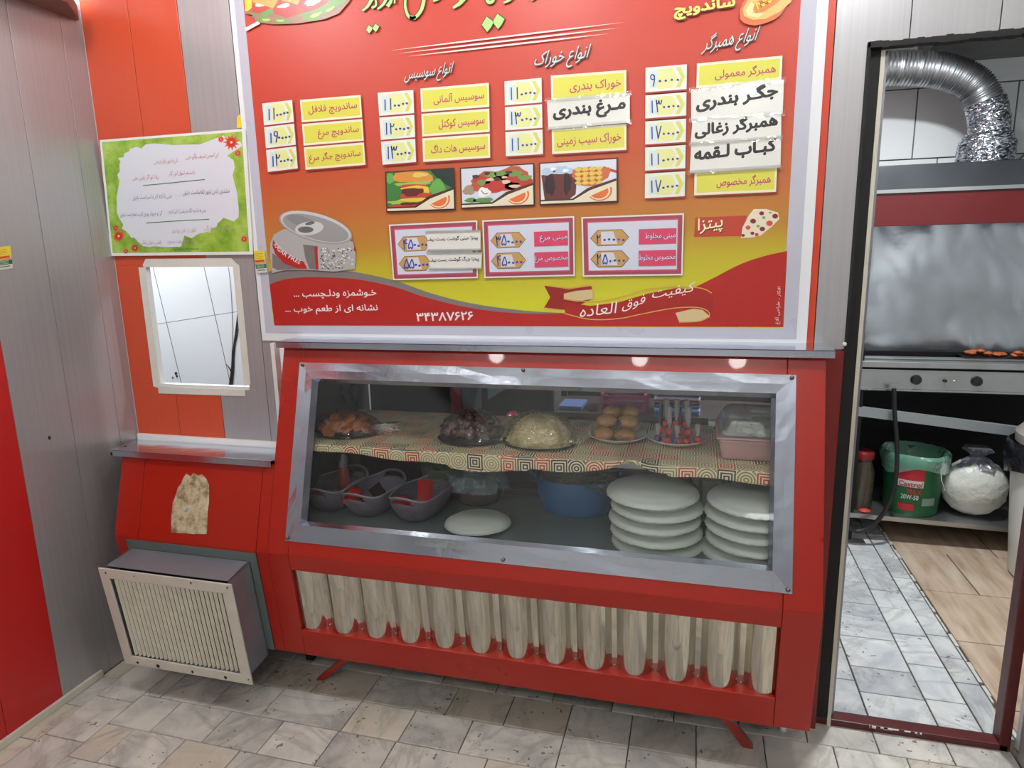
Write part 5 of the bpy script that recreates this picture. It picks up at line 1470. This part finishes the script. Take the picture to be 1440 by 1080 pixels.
# ------------------------------------------------------------------ floral poem poster
pw = thing('poem_poster', 'green floral bordered poster of verses on the wall above the hatch', 'poster', (.3, 0, 1.71))
W0 = [(140, 197), (345, 181), (356, 358), (156, 360)]
YW = -.010; FWp = Flat(YW); F_keep = F
def flat2(name, polys, m, y, par=pw):
    for p in polys: o = FWp.poly(MB(), p, y).obj(name, m, par)
    return o
P = [FWp.p(*a) for a in W0]
MB().extr([(a, YW, c) for a, c in P], (0, .001, 0)).obj('sheet', mat('poster_white', rgb(228, 230, 226), .25, coat=.2), pw)
GB = bpy.data.materials.new('green_watercolour'); GB.use_nodes = True
k = NT(GB); f = k.noise(k.obj(), 14, 5, .6); c = k.ramp(f, [(.3, rgb(96, 140, 40)), (.5, rgb(142, 176, 62)), (.7, rgb(178, 204, 104))])
k.l.new(c, k.n['Principled BSDF'].inputs['Base Color']); k.n['Principled BSDF'].inputs['Roughness'].default_value = .25
flat2('green_border', [sub(W0, .015, .975, .02, .975)], GB, YW-.0003)
cen = []
rn = random.Random(5)
for i in range(60):
    a = 2*math.pi*i/60; ca, sa = math.cos(a), math.sin(a)
    x = .5+.41*math.copysign(abs(ca)**.5, ca)*(1+rn.uniform(-.05, .05)); y = .5+.42*math.copysign(abs(sa)**.5, sa)*(1+rn.uniform(-.05, .05))
    if x > .6 and y > .75: x -= .1; y -= .07
    if x > .72 and y < .2: x += .12; y -= .03
    cen.append(bil(W0, x, min(y, .93)))
flat2('pale_centre', [cen], mat('poster_pale', rgb(214, 218, 226), .25, coat=.2), YW-.0006)
def flower(s, t, r, y):
    c = bil(W0, s, t)
    flat2('flower', [[(c[0]+r*(1 if i % 2 else .55)*math.cos(i*math.pi/11), c[1]+r*(1 if i % 2 else .55)*math.sin(i*math.pi/11)) for i in range(22)]], prn(206, 100, 60), y)
    flat2('flower_heart', [[(c[0]+r*.55*math.cos(i*math.pi/6), c[1]+r*.55*math.sin(i*math.pi/6)) for i in range(12)]], prn(196, 52, 40), y-.0002)
    flat2('flower_eye', [[(c[0]+r*.15*math.cos(i*math.pi/4), c[1]+r*.15*math.sin(i*math.pi/4)) for i in range(8)]], prn(240, 214, 180), y-.0004)
for s, t, r in ((.90, .10, 12), (.83, .07, 5.5), (.94, .19, 5.5), (.07, .83, 10), (.055, .76, 5), (.175, .935, 7), (.11, .96, 4.5), (.945, .875, 6)): flower(s, t, r, YW-.0009)
b = MB(); y = YW-.0009
for tx, s0, s1, t in (('دانی به امروز و فردا بدو حتی', .36, .52, .245), ('ای انجمن شریف واگو حتی', .58, .80, .22), ('بـادا تو اگر یقین حتی', .20, .38, .37), ('دانستم شوق این کار', .45, .63, .355)):
    FWp.text(b, tx, bil(W0, s0, t), bil(W0, s1, t), 9, y, 0, slant=.3)
b.obj('lettering', prn(176, 96, 104), pw)
write([(tx, bil(W0, s0, t), bil(W0, s1, t), 9) for tx, s0, s1, t in (('حتی با آنکه کار ما سر است رفیق', .19, .46, .535), ('مشتری دادن شهر تقاضاست رفیق', .54, .86, .515), ('گر تو خریدار بودی کارت تمام است رفیق', .09, .38, .68), ('حتی به ما بده نگاه و نیشی از این کردم', .43, .69, .665))], prn(84, 84, 116), pw, FWp, YW-.0009, .3)
write([(tx, bil(W0, s0, t-.03), bil(W0, s1, t-.03), 8) for tx, s0, s1, t in (('آفاق را دلان روا بود', .44, .61, .85), ('بیا بگذرید از کار ما رنگی', .67, .86, .835), ('نقشی خوش نقش بدل', .18, .36, .965-.02), ('بازی به تو بیعت میخورد', .40, .59, .94))], prn(168, 130, 140), pw, FWp, YW-.0009, .3)
b = MB(); FWp.text(b, 'یوسف ؛ خط منصور روحانی', bil(W0, .42, .965), bil(W0, .62, .96), 5, y); b.obj('lettering', prn(60, 70, 50), pw)
b = MB(); stroke(b, FWp, [bil(W0, .27, .41), bil(W0, .45, .40), bil(W0, .70, .385)], 1.2, y); stroke(b, FWp, [bil(W0, .27, .725), bil(W0, .5, .715), bil(W0, .71, .71)], 1.2, y); b.obj('rule_line', prn(60, 112, 66), pw)

# small warning stickers
def sticker(name, P4, lab, nrm):
    """P4 = TL TR BR BL world points"""
    P4 = [Vector(p) for p in P4]; N = Vector(nrm)
    def L(s0, s1, t0, t1, d):
        f = lambda s, t: (P4[0].lerp(P4[1], s)).lerp(P4[3].lerp(P4[2], s), t)+N*d
        return [f(s0, t0), f(s1, t0), f(s1, t1), f(s0, t1)]
    o = MB().extr(L(0, 1, 0, 1, .0008), N*-.0006).obj(name, mat('sticker_base', rgb(206, 206, 196), .35), base=P4[0]); tag(o, lab, 'sticker')
    def band(n_, s0, s1, t0, t1, cc, d=.0012): MB().add(L(s0, s1, t0, t1, d), [(0, 1, 2, 3)]).obj(n_, prn(*cc), o)
    band('yellow_band', 0, 1, 0, .42, (222, 200, 60)); band('red_band', .0, .9, .42, .5, (190, 60, 40)); band('gold_band', 0, .95, .5, .58, (206, 150, 50))
    band('green_band', 0, 1, .6, .8, (36, 104, 70))
    for i in range(4): band('text_line', .1, .8-.1*(i % 2), .12+.07*i, .145+.07*i, (190, 150, 50), .0014)
    for i in range(3): band('text_line', .1, .8, .63+.055*i, .65+.055*i, (180, 200, 180), .0014)
    band('text_line', .15, .85, .86, .9, (90, 90, 90), .0014)
a = [Wp(u, v, 'y', -.011) for u, v in ((357, 353), (372, 352), (376, 383), (361, 384))]
sticker('warning_sticker', a, 'small yellow and green sticker on the left margin of the menu banner', (0, -1, 0))
a = [Wp(u, v, 'x', .001) for u, v in ((-12, 349), (14, 345.5), (18, 377), (-8, 381))]
sticker('warning_sticker', a, 'small yellow and green sticker on the grey left wall', (1, 0, 0))
o = MB().extr([(*[Wp(u, v, 'y', -.003)[i] for i in (0,)], -.002, Wp(u, v, 'y', -.003)[2]) for u, v in ((333, 164), (338, 160), (340, 180), (333, 180))], (0, .001, 0)).obj('yellow_paper_scrap', prn(226, 206, 40), base=Wp(336, 170, 'y', 0)); tag(o, 'tiny yellow paper scrap by the top right of the poem poster', 'scrap')
# ------------------------------------------------------------------ kitchen seen through the door
YK = 1.5
gr = thing('grill_stove', 'stainless kitchen grill on an open shelf stand beyond the doorway', 'grill', (3.3, 1.72, 0))
SD = mat('greasy_steel', rgb(176, 178, 178), .30, .9, var=(6, .25)); SDK = mat('blackened_steel', rgb(26, 26, 28), .5, .5)
MB().box(2.84, 4.1, YK, YK+.012, .800, .893).obj('control_panel', SD, gr, bevel=.002)
MB().box(2.84, 4.1, YK-.01, YK+.03, .792, .800).obj('panel_lip', SD, gr)
MB().box(2.84, 4.1, YK+.02, YK+.05, .78, .905).obj('inner_wall', SDK, gr)
MB().box(2.84, 4.1, YK-.012, YK+.035, .905, .935).obj('top_rail', SD, gr, bevel=.003)
MB().box(2.84, 4.1, YK+.03, 1.97, .89, .905).obj('grill_bed', SDK, gr)
MB().box(2.88, 4.1, YK+.10, YK+.16, .905, .935).obj('burner_bar', SD, gr, bevel=.003)
MB().box(2.88, 4.1, YK+.25, YK+.28, .92, .95).obj('burner_bar', SDK, gr, bevel=.003)
MB().box(2.84, 2.86, YK, 1.97, .905, .99).obj('side_guard', SDK, gr)
for x in (2.84, 4.06): 
    for y in (YK+.005, 1.93): MB().box(x, x+.03, y, y+.03, 0, .8).obj('leg', SDK, gr)
MB().box(2.83, 2.93, YK-.03, YK+.03, 0, .006).obj('foot_bracket', SD, gr)
MB().box(2.84, 4.1, 1.955, 1.965, .0, .9).obj('shade_back', SDK, gr)  # dark sheet added where the space under the grill lies in shade
MB().box(2.835, 2.84, YK+.03, 1.95, .0, .89).obj('shade_side', SDK, gr)  # added dark side, same painted shade as the back
b = MB(); b.hexa([(2.835, YK, .660), (4.1, YK, .531), (4.1, YK+.03, .531), (2.835, YK+.03, .660), (2.835, YK, .706), (4.1, YK, .577), (4.1, YK+.03, .577), (2.835, YK+.03, .706)]); b.obj('middle_shelf', mat('grey_shelf_bar', rgb(142, 148, 150), .5, .3, var=(8, .1)), gr)
b = MB(); b.hexa([(2.84, YK, .128), (4.1, YK, .100), (4.1, 1.95, .100), (2.84, 1.95, .128), (2.84, YK, .152), (4.1, YK, .122), (4.1, 1.95, .122), (2.84, 1.95, .152)]); b.obj('bottom_shelf', SD, gr)
KB = mat('black_knob', rgb(24, 24, 26), .35)
for x, r in ((3.09, .024), (3.342, .024), (3.21, .008)):
    Mx = Matrix.Rotation(math.pi/2, 3, 'X')
    MB().lathe([(r, 0), (r*.96, .012), (r*.8, .02), (.0001, .021)], (x, YK, .848), 20, ax=Mx).obj('knob', KB, gr, smooth=True)
MB().ell((3.25, YK-.001, .847), .004, .003, .004, 8, 6).obj('pilot_light', WHITE, gr)
rn = random.Random(2)
MEAT = mat('grilled_meat', rgb(176, 92, 48), .4, bump=(90, .8), var=(40, .4))
pr0 = MB().ell((0, 0, 0), .022, .018, .010, 10, 6, noise=.12, rnd=rn).obj('meat_piece', MEAT, smooth=True)
for i in range(14):
    o = pr0 if i == 0 else pr0.copy()
    if i: COL.objects.link(o)
    o.location = (3.36+i*.0185+rn.uniform(-.01, .01), YK+.19+rn.uniform(-.03, .04), .946+rn.uniform(0, .016)); o.rotation_euler = (0, 0, rn.uniform(0, 3)); OFF[o.name] = Vector((0, 0, 0))
    tag(o, 'small orange brown piece of meat cooking on the kitchen grill', 'meat', 'meat pieces on the grill')
MB().box(3.33, 3.66, YK+.13, YK+.3, .9355, .9375).obj('hot_plate', SDK, gr)

# crumpled foil splashback
FO = mat('crumpled_foil', rgb(190, 194, 200), .24, .95, bump=(6, .30))
b = MB(); NXf, NZf = 70, 34; rn = random.Random(19); vs = []
import mathutils.noise as mnz
for j in range(NZf+1):
    for i in range(NXf+1):
        x = 2.80+1.3*i/NXf; z = .93+.70*j/NZf
        d = mnz.noise(Vector((x*3.1, z*3.1, 3)))*.020+abs(mnz.noise(Vector((x*6, z*5+x*5, 8))))*.014
        if x < 2.93: d += abs(mnz.noise(Vector((x*40, z*40, 1))))*.012
        vs.append((x, 1.93-d, z))
fs = [(j*(NXf+1)+i, j*(NXf+1)+i+1, (j+1)*(NXf+1)+i+1, (j+1)*(NXf+1)+i) for j in range(NZf) for i in range(NXf)]
o = b.add(vs, fs).obj('foil_splashback', FO, base=(3.3, 1.93, .93), smooth=True)
tag(o, 'crumpled silver foil sheet lining the wall behind the kitchen grill', 'foil')
# extractor hood
hd = thing('extractor_hood', 'steel extractor hood with a dark red band above the kitchen grill', 'hood', (3.4, 1.8, 1.57))
MB().box(2.80, 4.15, 1.50, 1.515, 1.567, 1.714).obj('red_band', mat('hood_red', rgb(86, 13, 17), .35, var=(5, .08)), hd, bevel=.002)
MB().box(2.80, 4.15, 1.515, 2.08, 1.60, 1.70).obj('body', SDK, hd)
b = MB(); b.hexa([(2.80, 1.495, 1.716), (4.15, 1.495, 1.716), (4.15, 2.08, 1.716), (2.80, 2.08, 1.716), (2.80, 1.505, 1.838), (4.15, 1.505, 1.838), (4.15, 2.08, 1.838), (2.80, 2.08, 1.838)])
b.obj('steel_top', mat('hood_steel', rgb(84, 86, 90), .3, .9, var=(4, .3)), hd, bevel=.003)
MB().box(2.80, 4.15, 1.490, 1.50, 1.714, 1.730).obj('trim_rail', SD, hd)
# flexible duct
du = thing('exhaust_duct', 'ribbed silver flexible duct bending down into the extractor hood', 'duct', (3.37, 1.75, 1.84))
pth = smooth_path([Vector(p) for p in [(2.2, 1.75, 2.315), (2.5, 1.75, 2.315), (2.8, 1.75, 2.312), (3.02, 1.75, 2.298), (3.18, 1.75, 2.262), (3.29, 1.75, 2.195), (3.345, 1.75, 2.10)]], 46)
DM = mat('ribbed_aluminium', rgb(192, 194, 196), .38, 1.0)
MB().tube(pth, .077, 28, rf=lambda j, n: .077+.0035*math.sin(j*math.pi/1.9)).obj('ribbed_tube', DM, du, smooth=True)
pth = smooth_path([Vector(p) for p in [(3.335, 1.75, 2.125), (3.362, 1.75, 2.03), (3.362, 1.75, 1.94), (3.357, 1.75, 1.838)]], 22)
rn = random.Random(3); b = MB(); b.tube(pth, .08, 40, rf=lambda j, n: (.083 if j < n*.45 else .083+.034*min(1, (j-n*.45)/(n*.2)))); 
b.v = [tuple(Vector(p)+Vector((rn.uniform(-1, 1), rn.uniform(-1, 1), rn.uniform(-1, 1)))*.004) for p in b.v]
b.obj('foil_wrap', mat('foil_wrap', rgb(206, 210, 218), .16, 1.0, bump=(45, 1.0)), du)
b = MB(); b.tube(smooth_path([Vector(p) for p in [(3.44, 1.62, 1.84), (3.47, 1.61, 1.868), (3.50, 1.6, 1.85), (3.53, 1.6, 1.86)]], 5), .006, 8).obj('tie_wire', BLACK, du)

# things on the bottom shelf
ZS = .146
bk = thing('oil_bucket', 'green oil bucket with red white label used as a bin under the grill', 'bucket', (3.16, 1.645, ZS))
GRP = mat('green_plastic', rgb(26, 92, 52), .4, var=(8, .1))
MB().lathe([(.118, 0), (.122, .01), (.138, .27), (.142, .30), (.136, .30), (.118, .012), (.0001, .01)], (3.16, 1.645, ZS), 44).obj('body', GRP, bk, smooth=True)
def wrapq(b, a0, a1, z0, z1, m_, nm, extra=.0012):
    vs = []; fs = []; N = 8
    for i in range(N+1):
        a = a0+(a1-a0)*i/N
        for z in (z0, z1):
            r = .121+(.139-.121)*z/.27+extra; vs.append((3.16+r*math.sin(a), 1.645-r*math.cos(a), ZS+z))
    fs = [(2*i, 2*i+2, 2*i+3, 2*i+1) for i in range(N)]
    return MB().add(vs, fs).obj(nm, m_, bk)
PWH = mat('label_white', rgb(196, 196, 196), .4); PRD = mat('label_red', rgb(176, 30, 40), .4)
wrapq(b, -.75, .1, .19, .25, PRD, 'label'); wrapq(b, -.75, .1, .155, .19, PWH, 'label'); wrapq(b, -.72, -.15, .03, .065, PRD, 'label')
wrapq(b, .12, .65, .06, .10, mat('label_grey', rgb(120, 140, 130), .4), 'label')
def wtext(txt, a0, a1, z0, z1, m_):
    v, f = glyphs(txt, .02); mn, mx = v.min(0), v.max(0); q = (v-mn)/(mx-mn); P = []
    for i, j in q:
        a = a0+(a1-a0)*i; z = z0+(z1-z0)*j; r = .121+(.139-.121)*z/.27+.0024; P.append((3.16+r*math.sin(a), 1.645-r*math.cos(a), ZS+z))
    MB().add(P, f).obj('lettering', m_, bk)
wtext('Castrol', -.72, .06, .158, .184, PRD); wtext('MAX', -.42, .05, .118, .148, PRD); wtext('20W-50', -.62, -.02, .09, .115, PWH)
LN = film('pale_green_liner', (.7, .85, .78, 1), .1, .1, (40, 1.0), .5, rgb(120, 180, 156))
rn = random.Random(4); vs = []; seg = 48
for j, (r, z) in enumerate([(.12, .22), (.133, .30), (.146, .318), (.158, .30), (.156, .27), (.15, .235)]):
    for i in range(seg):
        a = 2*math.pi*i/seg; w = 1+.03*math.sin(5*a+j*.4)+rn.uniform(-.015, .015)
        zz = z+(.02*math.sin(3*a) if j == 5 else 0)+rn.uniform(-.003, .003)
        vs.append((3.16+r*w*math.cos(a), 1.645+r*w*math.sin(a), ZS+zz))
fs = [(j*seg+i, j*seg+(i+1) % seg, (j+1)*seg+(i+1) % seg, (j+1)*seg+i) for j in range(5) for i in range(seg)]
MB().add(vs, fs).obj('liner', LN, bk, smooth=True)
b = MB(); b.tube([(3.245, 1.53, ZS+.25), (3.25, 1.515, ZS+.2), (3.27, 1.52, ZS+.15)], .0015, 6).obj('handle_wire', WHITE, bk)
gb = thing('white_bag', 'tied clear plastic bag full of white material beside the oil bucket', 'bag', (3.435, 1.64, ZS))
rn = random.Random(8)
MB().ell((3.435, 1.64, ZS+.142), .146, .12, .145, 28, 18, noise=.03, rnd=rn).obj('contents', mat('cloudy_white_bag', rgb(206, 208, 200), .34, bump=(22, 1.0), var=(14, .2)), gb, smooth=True)
MB().lathe([(.09, .25), (.05, .285), (.024, .30), (.04, .318), (.06, .33), (.055, .345)], (3.435, 1.64, ZS), 16, rim=lambda j, a: .2*math.sin(4*a+j)).obj('knot', film('bag_knot', (.6, .64, .7, 1), .15, .1, (40, 1.0), .3, (.4, .42, .5, 1)), gb)
jr = thing('glass_jar', 'dark glass jar with a red lid at the left end of the bottom shelf', 'jar', (2.915, 1.60, ZS))
MB().lathe([(.055, 0), (.058, .01), (.058, .2), (.045, .25), (.045, .27)], (2.915, 1.6, ZS), 24).obj('body', mat('dark_jar', rgb(60, 54, 44), .15, var=(20, .5), coat=.5), jr, smooth=True)
MB().lathe([(.05, .27), (.052, .30), (.045, .31), (.0001, .312)], (2.915, 1.6, ZS), 24).obj('lid', mat('dark_red_lid', rgb(110, 24, 24), .35), jr, smooth=True)
o = MB().ell((2.925, 1.53, ZS+.012), .03, .02, .011, 12, 6, noise=.1, rnd=rn).obj('red_scrap', mat('orange_red', rgb(190, 60, 40), .5), base=(2.925, 1.53, ZS)); tag(o, 'small orange red scrap in front of the glass jar', 'scrap')
hs = MB().tube(smooth_path([Vector(tuple(Wp(u, v, 'y', 1.44))) for u, v in [(1257, 546), (1258, 580), (1261, 620), (1261, 660), (1255, 695), (1242, 722), (1225, 740), (1205, 747), (1192, 740)]], 6), .0105, 12).obj('gas_hose', mat('black_hose', rgb(30, 30, 32), .4), base=(3.0, 1.44, .9), smooth=True)
tag(hs, 'black rubber gas hose looping down in front of the shelf stand', 'hose')
# waste bin at the right
bn = thing('waste_bin', 'white round waste bin with a black liner at the right edge of the kitchen', 'bin', (3.695, 1.26, 0))
WB = mat('bin_white', rgb(214, 216, 208), .4, var=(5, .05))
MB().lathe([(.205, 0), (.215, .01), (.255, .52), (.262, .60), (.255, .60), (.205, .02), (.0001, .015)], (3.695, 1.26, 0), 56).obj('body', WB, bn, smooth=True)
rn = random.Random(6); vs = []; seg = 60
for j, (r, z) in enumerate([(.24, .50), (.256, .60), (.268, .625), (.282, .60), (.284, .54), (.275, .47)]):
    for i in range(seg):
        a = 2*math.pi*i/seg; w = 1+.012*math.sin(9*a+j)+rn.uniform(-.006, .006); zz = z+(.045*math.sin(2*a+.6) if j == 5 else 0)
        vs.append((3.695+r*w*math.cos(a), 1.26+r*w*math.sin(a), zz))
fs = [(j*seg+i, j*seg+(i+1) % seg, (j+1)*seg+(i+1) % seg, (j+1)*seg+i) for j in range(5) for i in range(seg)]
MB().add(vs, fs).obj('liner', mat('black_bag', rgb(22, 22, 26), .25, bump=(30, .6)), bn, smooth=True)
MB().lathe([(.25, .62), (.252, .66), (.20, .72), (.0001, .75)], (3.70, 1.27, 0), 48).obj('lid', mat('bin_lid', rgb(150, 146, 138), .4), bn, smooth=True)
